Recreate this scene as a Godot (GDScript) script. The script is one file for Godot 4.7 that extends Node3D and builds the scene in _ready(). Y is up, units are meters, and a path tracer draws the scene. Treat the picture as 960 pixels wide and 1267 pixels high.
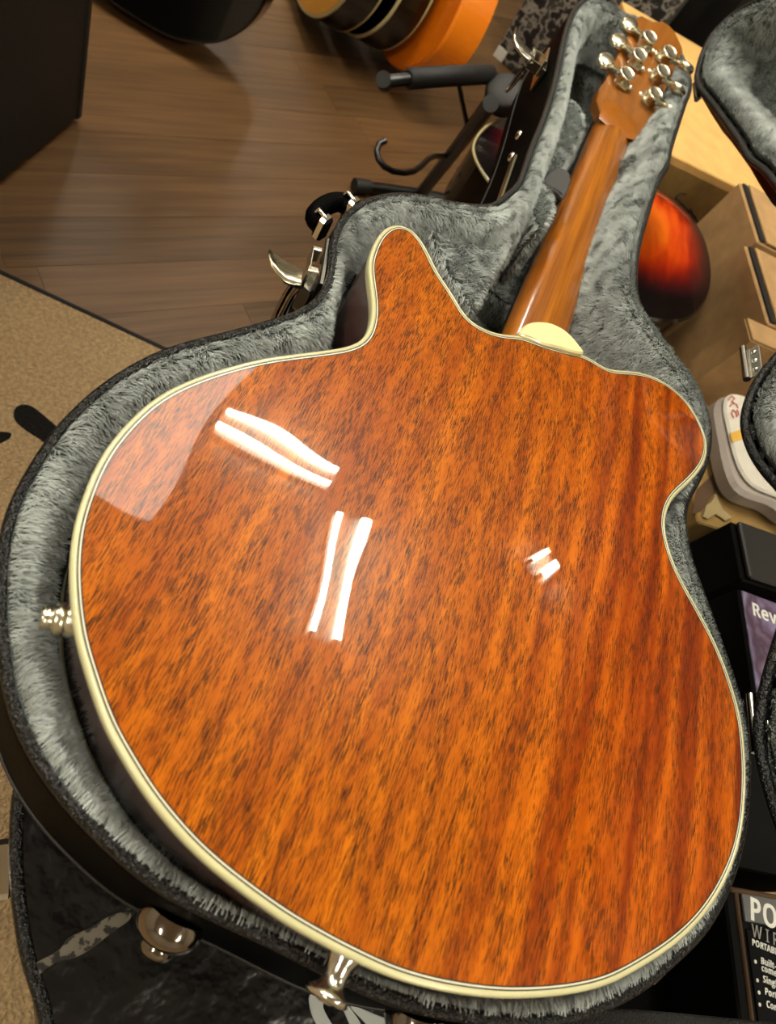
extends Node3D
# A guitar face down in its open plush-lined case on a shop floor. Units are metres; y is up; the guitar's neck points to -z.

const BACK_TOP := 0.590        # crown of the arched back
const BACK_RADIUS := 2.5       # radius of its arch
const FACE := 0.500            # height of the guitar's face, which looks down
const RIM := 0.555             # rim of the open case
const CASE_BOTTOM := 0.434
const LID_OPEN := 75.0         # the lid leans this many degrees above level

var rng := RandomNumberGenerator.new()
var ripple := FastNoiseLite.new()
var M := {}
var body_line: PackedVector2Array      # outline of the guitar's back
var rim_line: PackedVector2Array       # outline of the case

# ------------------------------------------------------------------ naming
func thing(called: String, label: String, category: String, at := Vector3.ZERO, turn := 0.0, group := "") -> Node3D:
	var o := Node3D.new()
	o.name = called
	add_child(o, true)
	o.position = at
	o.rotation.y = turn
	o.set_meta("label", label)
	o.set_meta("category", category)
	if group:
		o.set_meta("group", group)
	return o

func part(called: String, mesh: Mesh, material: Material, parent: Node, at := Vector3.ZERO, label := "") -> MeshInstance3D:
	var o := MeshInstance3D.new()
	o.name = called
	o.mesh = mesh
	o.material_override = material
	o.position = at
	if label:
		o.set_meta("label", label)
	parent.add_child(o, true)
	return o

func group_part(called: String, parent: Node, at := Vector3.ZERO) -> Node3D:
	var o := Node3D.new()
	o.name = called
	o.position = at
	parent.add_child(o, true)
	return o

func structure(called: String, mesh: Mesh, material: Material, at := Vector3.ZERO) -> MeshInstance3D:
	var o := part(called, mesh, material, self, at)
	o.set_meta("kind", "structure")
	return o

# ------------------------------------------------------------------ shapes
class Shape:
	var v := PackedVector3Array()
	var t := PackedVector2Array()
	var s := PackedInt32Array()
	func tri(a: Vector3, b: Vector3, c: Vector3, ua := Vector2.ZERO, ub := Vector2.ZERO, uc := Vector2.ZERO, group := 0) -> void:
		v.append_array([a, b, c])
		t.append_array([ua, ub, uc])
		s.append(group)
	func quad(a: Vector3, b: Vector3, c: Vector3, d: Vector3, ua := Vector2.ZERO, ub := Vector2.ZERO, uc := Vector2.ZERO, ud := Vector2.ZERO, group := 0) -> void:
		tri(a, b, c, ua, ub, uc, group)
		tri(a, c, d, ua, uc, ud, group)
	func add(o: Shape, m := Transform3D()) -> void:
		for i in o.s.size():
			tri(m * o.v[i * 3], m * o.v[i * 3 + 1], m * o.v[i * 3 + 2], o.t[i * 3], o.t[i * 3 + 1], o.t[i * 3 + 2], o.s[i])
	func done(turned := true) -> ArrayMesh:
		var middle := Vector3.ZERO
		for p in v:
			middle += p
		middle /= maxf(1.0, v.size())
		var volume := 0.0
		for i in s.size():
			volume += (v[i * 3] - middle).dot((v[i * 3 + 1] - middle).cross(v[i * 3 + 2] - middle))
		var swap := volume > 0.0 and turned
		var st := SurfaceTool.new()
		st.begin(Mesh.PRIMITIVE_TRIANGLES)
		for i in s.size():
			st.set_smooth_group(s[i] if s[i] >= 0 else -1)
			for k in ([0, 2, 1] if swap else [0, 1, 2]):
				st.set_uv(t[i * 3 + k])
				st.add_vertex(v[i * 3 + k])
		st.generate_normals()
		st.index()
		return st.commit()

func add_loft(sh: Shape, rings: Array, closed := true, cap_first := false, cap_last := false, group := 1) -> void:
	var count: int = rings[0].size()
	var last := count if closed else count - 1
	for r in rings.size() - 1:
		var a: PackedVector3Array = rings[r]
		var b: PackedVector3Array = rings[r + 1]
		for i in last:
			var j := (i + 1) % count
			var u0 := float(i) / count
			var u1 := float(i + 1) / count
			var w0 := float(r) / (rings.size() - 1)
			var w1 := float(r + 1) / (rings.size() - 1)
			sh.quad(a[i], a[j], b[j], b[i], Vector2(u0, w0), Vector2(u1, w0), Vector2(u1, w1), Vector2(u0, w1), group)
	for which in [0, 1]:
		if (which == 0 and cap_first) or (which == 1 and cap_last):
			var ring: PackedVector3Array = rings[0] if which == 0 else rings[-1]
			var c := Vector3.ZERO
			for p in ring:
				c += p
			c /= count
			for i in count:
				var j := (i + 1) % count
				if which == 0:
					sh.tri(c, ring[j], ring[i], Vector2(0.5, 0.5), Vector2.ZERO, Vector2.ZERO, -1)
				else:
					sh.tri(c, ring[i], ring[j], Vector2(0.5, 0.5), Vector2.ZERO, Vector2.ZERO, -1)

func loft(rings: Array, closed := true, cap_first := false, cap_last := false) -> ArrayMesh:
	var sh := Shape.new()
	add_loft(sh, rings, closed, cap_first, cap_last)
	return sh.done()

func add_box(sh: Shape, size: Vector3, b := 0.002, m := Transform3D()) -> void:
	# a box with chamfered edges, its middle at the origin of m
	var h := size / 2.0
	b = minf(b, minf(h.x, minf(h.y, h.z)) * 0.9)
	var corner := {}
	for i in 8:
		var sg := Vector3(1 if i & 1 else -1, 1 if i & 2 else -1, 1 if i & 4 else -1)
		for a in 3:
			var p := sg * (h - Vector3(b, b, b))
			p[a] = sg[a] * h[a]
			corner[i * 3 + a] = p
	var out := Shape.new()
	for a in 3:
		var e := (a + 1) % 3
		var f := (a + 2) % 3
		for side in [0, 1]:
			var base: int = side << a
			var q := [base, base | (1 << e), base | (1 << e) | (1 << f), base | (1 << f)]
			var p := []
			var uv := []
			for k in q:
				p.append(corner[k * 3 + a])
				var pp: Vector3 = corner[k * 3 + a]
				uv.append(Vector2(pp[e] / size[e] + 0.5, pp[f] / size[f] + 0.5))
			faced(out, p, uv)
		for s1 in [0, 1]:
			for s2 in [0, 1]:
				var base: int = (s1 << e) | (s2 << f)
				var other: int = base | (1 << a)
				faced(out, [corner[base * 3 + e], corner[other * 3 + e], corner[other * 3 + f], corner[base * 3 + f]], [Vector2.ZERO, Vector2.ZERO, Vector2.ZERO, Vector2.ZERO])
	for i in 8:
		faced(out, [corner[i * 3], corner[i * 3 + 1], corner[i * 3 + 2]], [Vector2.ZERO, Vector2.ZERO, Vector2.ZERO])
	sh.add(out, m)

func faced(sh: Shape, p: Array, uv: Array) -> void:
	# one flat face of a shape round the origin, wound so that it looks outwards
	var n: Vector3 = (p[1] - p[0]).cross(p[2] - p[0])
	if n.dot(p[0] + p[1] + p[2]) < 0.0:
		p.reverse()
		uv.reverse()
	for i in p.size() - 2:
		sh.tri(p[0], p[i + 1], p[i + 2], uv[0], uv[i + 1], uv[i + 2], -1)

func box(size: Vector3, b := 0.002) -> ArrayMesh:
	var sh := Shape.new()
	add_box(sh, size, b)
	return sh.done()

func add_lathe(sh: Shape, profile: Array, seg := 24, m := Transform3D()) -> void:
	var rings := []
	for q in profile:
		var ring := PackedVector3Array()
		for i in seg:
			var a := TAU * i / seg
			ring.append(m * Vector3(q.x * cos(a), q.y, q.x * sin(a)))
		rings.append(ring)
	add_loft(sh, rings, true, true, true)

func lathe(profile: Array, seg := 24) -> ArrayMesh:
	var sh := Shape.new()
	add_lathe(sh, profile, seg)
	return sh.done()

func add_tube(sh: Shape, pts: PackedVector3Array, radius: Variant, seg := 12, m := Transform3D()) -> void:
	var rings := []
	var up := Vector3.UP
	for i in pts.size():
		var d := (pts[mini(i + 1, pts.size() - 1)] - pts[maxi(i - 1, 0)]).normalized()
		if absf(d.dot(up)) > 0.95:
			up = Vector3.RIGHT if absf(d.x) < 0.8 else Vector3.BACK
		var side := d.cross(up).normalized()
		up = side.cross(d).normalized()
		var r: float = radius[i] if radius is Array else radius
		var ring := PackedVector3Array()
		for k in seg:
			var a := TAU * k / seg
			ring.append(m * (pts[i] + (side * cos(a) + up * sin(a)) * r))
		rings.append(ring)
	add_loft(sh, rings, true, true, true)

func tube(pts: PackedVector3Array, radius: Variant, seg := 12) -> ArrayMesh:
	var sh := Shape.new()
	add_tube(sh, pts, radius, seg)
	return sh.done()

func add_prism(sh: Shape, poly: PackedVector2Array, y0: float, y1: float, bevel := 0.001, uv_box := Rect2()) -> void:
	# an upright slab on an outline given in x and z, its edges rounded off
	if not Geometry2D.is_polygon_clockwise(poly):
		poly = poly.duplicate()
		poly.reverse()
	var inner := inset(poly, bevel)
	var rings := []
	for k in [[inner, y0], [poly, y0 + bevel], [poly, y1 - bevel], [inner, y1]]:
		rings.append(raised(k[0], k[1]))
	add_loft(sh, rings, true, false, false, -1)
	var tri := Geometry2D.triangulate_polygon(inner)
	if tri.is_empty():
		for i in range(1, inner.size() - 1):
			tri.append_array([0, i, i + 1])
	for i in range(0, tri.size(), 3):
		var a := inner[tri[i]]
		var b := inner[tri[i + 1]]
		var c := inner[tri[i + 2]]
		if (b - a).cross(c - a) > 0.0:
			var keep := b
			b = c
			c = keep
		var uv := [a, b, c]
		if uv_box.size.x > 0.0:
			for k in 3:
				uv[k] = (uv[k] - uv_box.position) / uv_box.size
		sh.tri(Vector3(a.x, y1, a.y), Vector3(b.x, y1, b.y), Vector3(c.x, y1, c.y), uv[0], uv[1], uv[2], -1)
		sh.tri(Vector3(a.x, y0, a.y), Vector3(c.x, y0, c.y), Vector3(b.x, y0, b.y), uv[0], uv[2], uv[1], -1)

func prism(poly: PackedVector2Array, y0: float, y1: float, bevel := 0.001, uv_box := Rect2()) -> ArrayMesh:
	var sh := Shape.new()
	add_prism(sh, poly, y0, y1, bevel, uv_box)
	return sh.done()

func raised(line: PackedVector2Array, y: float) -> PackedVector3Array:
	var ring := PackedVector3Array()
	for p in line:
		ring.append(Vector3(p.x, y, p.y))
	return ring

func normals_of(line: PackedVector2Array) -> PackedVector2Array:
	# outward normals of a closed outline
	var n := line.size()
	var sign_ := -1.0 if Geometry2D.is_polygon_clockwise(line) else 1.0
	var out := PackedVector2Array()
	for i in n:
		var d := (line[(i + 1) % n] - line[(i + n - 1) % n]).normalized()
		out.append(Vector2(d.y, -d.x) * sign_)
	return out

func inset(line: PackedVector2Array, by: float) -> PackedVector2Array:
	var nn := normals_of(line)
	var out := PackedVector2Array()
	for i in line.size():
		out.append(line[i] - nn[i] * by)
	return out

func smooth_line(pts: PackedVector2Array, count: int, closed := true, rounds := 2) -> PackedVector2Array:
	# a curve through rough points, at even steps
	var n := pts.size()
	var fine := PackedVector2Array()
	var spans := n if closed else n - 1
	for i in spans:
		var p0 := pts[(i + n - 1) % n] if closed or i > 0 else pts[0]
		var p3 := pts[(i + 2) % n] if closed or i + 2 < n else pts[n - 1]
		for k in 8:
			fine.append(pts[i].cubic_interpolate(pts[(i + 1) % n], p0, p3, k / 8.0))
	fine.append(pts[0] if closed else pts[n - 1])
	var long := 0.0
	for i in fine.size() - 1:
		long += fine[i].distance_to(fine[i + 1])
	var step := long / (count if closed else count - 1)
	var out := PackedVector2Array()
	var run := 0.0
	var want := 0.0
	for i in fine.size() - 1:
		var d := fine[i].distance_to(fine[i + 1])
		while want <= run + d + 1e-9 and out.size() < count:
			out.append(fine[i].lerp(fine[i + 1], clampf((want - run) / maxf(d, 1e-9), 0.0, 1.0)))
			want += step
		run += d
	while out.size() < count:
		out.append(fine[fine.size() - 1])
	for r in rounds:
		var was := out.duplicate()
		for i in count:
			if closed or (i > 0 and i < count - 1):
				out[i] = was[(i + count - 1) % count] * 0.25 + was[i] * 0.5 + was[(i + 1) % count] * 0.25
	return out

func distance_to(line: PackedVector2Array, p: Vector2) -> float:
	# positive inside the outline
	var best := 1e9
	var n := line.size()
	for i in n:
		var a := line[i]
		var ab := line[(i + 1) % n] - a
		var k := clampf((p - a).dot(ab) / maxf(ab.length_squared(), 1e-12), 0.0, 1.0)
		best = minf(best, p.distance_squared_to(a + ab * k))
	best = sqrt(best)
	return best if Geometry2D.is_point_in_polygon(p, line) else -best

# ------------------------------------------------------------------ materials
func noise(seed_: int, freq: float, octaves := 3, kind := FastNoiseLite.TYPE_SIMPLEX_SMOOTH) -> FastNoiseLite:
	var n := FastNoiseLite.new()
	n.seed = seed_
	n.noise_type = kind
	n.frequency = freq
	n.fractal_type = FastNoiseLite.FRACTAL_FBM if octaves > 1 else FastNoiseLite.FRACTAL_NONE
	n.fractal_octaves = octaves
	return n

func noise_map(seed_: int, freq: float, octaves := 3, colors: Array = [], side := 256, kind := FastNoiseLite.TYPE_SIMPLEX_SMOOTH) -> NoiseTexture2D:
	var x := NoiseTexture2D.new()
	x.width = side
	x.height = side
	x.seamless = true
	x.noise = noise(seed_, freq, octaves, kind)
	if colors:
		var g := Gradient.new()
		var at := PackedFloat32Array()
		var cs := PackedColorArray()
		for c in colors:
			at.append(c[0])
			cs.append(c[1])
		g.offsets = at
		g.colors = cs
		x.color_ramp = g
	return x

func mat(called: String, color: Color, rough: float, metal := 0.0, more := {}) -> StandardMaterial3D:
	var m := StandardMaterial3D.new()
	m.resource_name = called
	m.albedo_color = color
	m.roughness = rough
	m.metallic = metal
	if more.has("map"):
		m.albedo_texture = more.map
	if more.has("tri"):
		m.uv1_triplanar = true
		m.uv1_world_triplanar = more.get("world", false)
		m.uv1_scale = more.tri if more.tri is Vector3 else Vector3.ONE * more.tri
	if more.has("bump"):
		m.heightmap_enabled = true
		m.heightmap_texture = more.bump
		m.heightmap_scale = more.get("depth", 0.1)
	if more.has("coat"):
		m.clearcoat_enabled = true
		m.clearcoat = more.coat
		m.clearcoat_roughness = more.get("coat_rough", 0.03)
	if more.has("shine"):
		m.metallic_specular = more.shine
	if more.has("rim"):
		m.rim_enabled = true
		m.rim = more.rim
		m.rim_tint = 0.5
	if more.has("glow"):
		m.emission_enabled = true
		m.emission = color
		m.emission_energy_multiplier = more.glow
	if more.has("vertex"):
		m.vertex_color_use_as_albedo = true
	M[called] = m
	return m

func mahogany_map() -> ImageTexture:
	# the glued-up back: ribbon figure, fine grain and dark open pores, all running along the neck
	var w := 2048
	var h := 2048
	var ribbon := noise(11, 1.0, 2)
	var mottle := noise(12, 1.0, 2)
	var pore := noise(13, 1.0, 1, FastNoiseLite.TYPE_SIMPLEX)
	var dense := noise(14, 1.0, 2)
	var bytes := PackedByteArray()
	bytes.resize(w * h * 3)
	var light := Color(0.775, 0.425, 0.03)
	var deep := Color(0.50, 0.20, 0.012)
	var dark := Color(0.23, 0.105, 0.035)
	var k := 0
	for j in h:
		var z := 0.44 * j / h
		for i in w:
			var x := 0.42 * i / w - 0.21
			var m := absf(x) + 0.0007 * sin(z * 60.0)
			var right := smoothstep(-0.02, 0.12, x)
			var tone := 0.66 - 0.16 * right + (0.40 + 0.55 * right) * ribbon.get_noise_2d(m * 62.0, z * 2.6 + (7.0 if x < 0.0 else 0.0)) + 0.16 * mottle.get_noise_2d(x * 150.0, z * 55.0)
			tone = clampf(tone, 0.0, 1.0)
			var p := pore.get_noise_2d(x * 2350.0, z * 68.0)
			var edge := 0.30 - 0.62 * dense.get_noise_2d(x * 95.0 + 5.0, z * 19.0) + 0.10 * right
			var a := clampf((p - edge) * 3.6, 0.0, 0.85)
			bytes[k] = int(255.0 * lerpf(lerpf(deep.r, light.r, tone), dark.r, a))
			bytes[k + 1] = int(255.0 * lerpf(lerpf(deep.g, light.g, tone) * (1.0 - 0.10 * right), dark.g, a))
			bytes[k + 2] = int(255.0 * lerpf(lerpf(deep.b, light.b, tone), dark.b, a))
			k += 3
	return ImageTexture.create_from_image(Image.create_from_data(w, h, false, Image.FORMAT_RGB8, bytes))

func grain_map(seed_: int, low: Color, high: Color, across: float, along: float, w := 256, h := 512) -> ImageTexture:
	# straight grain along v
	var a := noise(seed_, 1.0, 3)
	var b := noise(seed_ + 1, 1.0, 2)
	var im := Image.create(w, h, false, Image.FORMAT_RGB8)
	for j in h:
		for i in w:
			var u := float(i) / w
			var v := float(j) / h
			var t := clampf(0.5 + 0.55 * a.get_noise_2d(u * across, v * along) + 0.35 * b.get_noise_2d(u * across * 5.0, v * along * 2.0), 0.0, 1.0)
			im.set_pixel(i, j, low.lerp(high, t))
	return ImageTexture.create_from_image(im)

func make_materials() -> void:
	var grit := noise_map(3, 0.09, 3)
	var pebble := noise_map(4, 0.10, 2, [], 256, FastNoiseLite.TYPE_CELLULAR)
	var wear := noise_map(5, 0.012, 4)
	mat("mahogany", Color.WHITE, 0.36, 0.0, {"map": mahogany_map(), "coat": 1.0, "coat_rough": 0.015, "shine": 0.27})
	mat("side_wood", Color(0.36, 0.18, 0.14), 0.35, 0.0, {"map": noise_map(21, 0.02, 3, [[0.0, Color(0.7, 0.7, 0.7)], [1.0, Color.WHITE]]), "tri": Vector3(9, 40, 9), "coat": 1.0, "coat_rough": 0.03})
	mat("neck_wood", Color.WHITE, 0.30, 0.0, {"map": grain_map(31, Color(0.48, 0.255, 0.03), Color(0.72, 0.43, 0.065), 9.0, 2.0), "coat": 0.8, "coat_rough": 0.08})
	mat("headstock_wood", Color(0.60, 0.35, 0.05), 0.3, 0.0, {"map": noise_map(32, 0.02, 3, [[0.0, Color(0.8, 0.8, 0.8)], [1.0, Color.WHITE]]), "tri": Vector3(14, 14, 3), "coat": 0.8, "coat_rough": 0.06})
	mat("ivory", Color(0.79, 0.775, 0.60), 0.3, 0.0, {"coat": 0.6, "coat_rough": 0.05})
	mat("heel_ivory", Color(0.90, 0.87, 0.65), 0.3, 0.0, {"coat": 0.6, "coat_rough": 0.05})
	mat("black_line", Color(0.07, 0.075, 0.06), 0.35, 0.0, {"coat": 0.6})
	mat("white_line", Color(0.88, 0.87, 0.78), 0.35, 0.0, {"coat": 0.6})
	mat("ebony", Color(0.06, 0.045, 0.04), 0.4)
	mat("chrome", Color(0.90, 0.89, 0.86), 0.18, 1.0)
	mat("nickel", Color(0.88, 0.86, 0.77), 0.24, 1.0)
	mat("dark_chrome", Color(0.58, 0.55, 0.52), 0.12, 1.0)
	mat("gold_screw", Color(0.80, 0.66, 0.32), 0.25, 1.0)
	mat("leatherette", Color(0.012, 0.012, 0.014), 0.55, 0.0, {"bump": pebble, "depth": 0.06, "tri": 28.0, "shine": 0.12})
	mat("valance", Color(0.045, 0.045, 0.047), 0.34, 0.0, {"bump": noise_map(6, 0.07, 2, [], 256, FastNoiseLite.TYPE_CELLULAR), "depth": 0.16, "tri": 34.0, "shine": 0.5})
	mat("worn_leather", Color(0.045, 0.046, 0.055), 0.27, 0.0, {"bump": noise_map(7, 0.012, 5, [], 512), "depth": 0.28, "tri": 3.0, "shine": 0.5})
	mat("worn_patch", Color(0.42, 0.39, 0.34), 0.8, 0.0, {"map": noise_map(8, 0.03, 4, [[0.0, Color(0.2, 0.2, 0.2)], [0.42, Color(0.35, 0.34, 0.33)], [0.5, Color(0.95, 0.95, 0.95)], [1.0, Color.WHITE]]), "tri": 14.0})
	mat("plush", Color(0.36, 0.385, 0.375), 1.0, 0.0, {"map": noise_map(9, 0.03, 3, [[0.0, Color(0.6, 0.6, 0.6)], [1.0, Color.WHITE]]), "tri": 10.0, "shine": 0.1})
	mat("plush_pile", Color.WHITE, 0.75, 0.0, {"vertex": true, "shine": 0.25, "rim": 0.3})
	mat("suede", Color(0.23, 0.23, 0.23), 0.6)
	mat("white_paint", Color(0.72, 0.74, 0.73), 0.5)
	mat("kraft", Color(0.70, 0.55, 0.36), 0.85, 0.0, {"map": noise_map(41, 0.02, 4, [[0.0, Color(0.86, 0.86, 0.86)], [1.0, Color.WHITE]]), "tri": 4.0})
	mat("kraft_light", Color(0.86, 0.68, 0.40), 0.8, 0.0, {"map": noise_map(42, 0.02, 4, [[0.0, Color(0.9, 0.9, 0.9)], [1.0, Color.WHITE]]), "tri": 3.0})
	mat("kraft_brown", Color(0.56, 0.44, 0.22), 0.85, 0.0, {"map": noise_map(43, 0.02, 4, [[0.0, Color(0.86, 0.86, 0.86)], [1.0, Color.WHITE]]), "tri": 4.0})
	mat("kraft_edge", Color(0.30, 0.21, 0.12), 0.9)
	mat("gap", Color(0.03, 0.025, 0.02), 0.9)
	mat("black_card", Color(0.022, 0.021, 0.022), 0.7, 0.0, {"shine": 0.22, "bump": grit, "depth": 0.01, "tri": 10.0})
	mat("grey_card", Color(0.115, 0.11, 0.10), 0.42, 0.0, {"bump": grit, "depth": 0.01, "tri": 8.0})
	mat("galaxy", Color.WHITE, 0.3, 0.0, {"map": noise_map(44, 0.008, 5, [[0.0, Color(0.16, 0.13, 0.20)], [0.45, Color(0.36, 0.32, 0.42)], [0.6, Color(0.55, 0.52, 0.66)], [0.78, Color(0.30, 0.22, 0.30)], [1.0, Color(0.75, 0.7, 0.8)]]), "tri": 4.0, "coat": 0.4})
	mat("print_white", Color(0.88, 0.88, 0.85), 0.5)
	mat("print_grey", Color(0.55, 0.54, 0.52), 0.5)
	mat("ink", Color(0.13, 0.10, 0.08), 0.7)
	mat("red_ink", Color(0.75, 0.25, 0.27), 0.7)
	mat("wrap", Color(0.80, 0.78, 0.73), 0.4, 0.0, {"bump": noise_map(45, 0.015, 3), "depth": 0.5, "tri": 6.0})
	mat("wrap_grey", Color(0.60, 0.56, 0.53), 0.45)
	mat("tape", Color(0.82, 0.64, 0.28), 0.4)
	mat("clear_tape", Color(0.60, 0.53, 0.38), 0.3)
	mat("tolex", Color(0.026, 0.022, 0.02), 0.6, 0.0, {"bump": pebble, "depth": 0.03, "tri": 20.0})
	mat("tolex_brown", Color(0.085, 0.07, 0.058), 0.6, 0.0, {"bump": pebble, "depth": 0.03, "tri": 16.0})
	mat("black_gloss", Color(0.012, 0.011, 0.011), 0.2, 0.0, {"coat": 0.6, "coat_rough": 0.05})
	mat("black_tube", Color(0.02, 0.02, 0.021), 0.35)
	mat("rubber", Color(0.03, 0.03, 0.031), 0.65)
	mat("natural_top", Color(0.80, 0.55, 0.17), 0.3, 0.0, {"coat": 0.6})
	mat("orange_paint", Color(0.93, 0.50, 0.03), 0.28, 0.0, {"coat": 0.7})
	mat("orange_face", Color(0.82, 0.40, 0.02), 0.3, 0.0, {"coat": 0.7})
	mat("cream_line", Color(0.72, 0.66, 0.48), 0.35)
	mat("woven", Color(0.05, 0.047, 0.045), 0.75, 0.0, {"bump": noise_map(46, 0.2, 1, [], 256, FastNoiseLite.TYPE_CELLULAR), "depth": 0.15, "tri": Vector3(30, 30, 12)})
	mat("marbled", Color.WHITE, 0.55, 0.0, {"map": noise_map(47, 0.014, 5, [[0.0, Color(0.05, 0.05, 0.05)], [0.42, Color(0.13, 0.125, 0.12)], [0.5, Color(0.50, 0.48, 0.45)], [0.62, Color(0.58, 0.56, 0.52)], [0.72, Color(0.12, 0.12, 0.11)], [1.0, Color(0.5, 0.48, 0.45)]], 512), "tri": 3.2})
	mat("carpet", Color(0.67, 0.565, 0.42), 1.0, 0.0, {"map": noise_map(48, 0.12, 4, [[0.0, Color(0.76, 0.76, 0.76)], [1.0, Color.WHITE]]), "tri": 4.0, "world": true, "bump": noise_map(49, 0.2, 2), "depth": 0.4, "shine": 0.15})
	mat("carpet_dark", Color(0.10, 0.095, 0.09), 1.0, 0.0, {"bump": noise_map(49, 0.2, 2), "depth": 0.4, "tri": 4.0, "shine": 0.15})
	mat("wall_paint", Color(0.66, 0.62, 0.55), 0.9)
	mat("ceiling_tile", Color(0.80, 0.78, 0.72), 0.95)
	mat("lamp_white", Color(0.85, 0.85, 0.83), 0.5)
	mat("tube_glow", Color(1.0, 0.965, 0.88), 0.4, 0.0, {"glow": 30.0})
	mat("panel_glow", Color(1.0, 0.975, 0.92), 0.5, 0.0, {"glow": 2.5})
	for k in 4:
		var d: float = [0.0, 0.018, -0.02, 0.01][k]
		var m := mat("plank_%d" % k, Color(1, 1, 1).darkened(0.0), 0.36, 0.0, {"map": grain_map(60 + k * 7, Color(0.29 + d, 0.200 + d * 0.7, 0.112 + d * 0.5), Color(0.39 + d, 0.283 + d * 0.7, 0.165 + d * 0.5), 5.0, 3.0, 128, 512), "shine": 0.4})
		m.roughness = 0.42

# ------------------------------------------------------------------ the guitar
func back_height(x: float, z: float) -> float:
	var dx := x - 0.01
	var dz := z + 0.21
	return BACK_TOP - (dx * dx + dz * dz) / (2.0 * BACK_RADIUS) + 0.00022 * ripple.get_noise_2d(x, z)

func band(line: PackedVector2Array, from: float, to: float, lift: float) -> ArrayMesh:
	# a strip of inlay that follows the edge of the back
	var a := inset(line, from)
	var b := inset(line, to)
	var rings := [PackedVector3Array(), PackedVector3Array(), PackedVector3Array(), PackedVector3Array()]
	for i in line.size():
		var ya := back_height(a[i].x, a[i].y)
		var yb := back_height(b[i].x, b[i].y)
		rings[0].append(Vector3(a[i].x, ya - 0.0012, a[i].y))
		rings[1].append(Vector3(a[i].x, ya + lift, a[i].y))
		rings[2].append(Vector3(b[i].x, yb + lift, b[i].y))
		rings[3].append(Vector3(b[i].x, yb - 0.0012, b[i].y))
	var sh := Shape.new()
	add_loft(sh, rings, true, false, false, -1)
	return sh.done(false)

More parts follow.
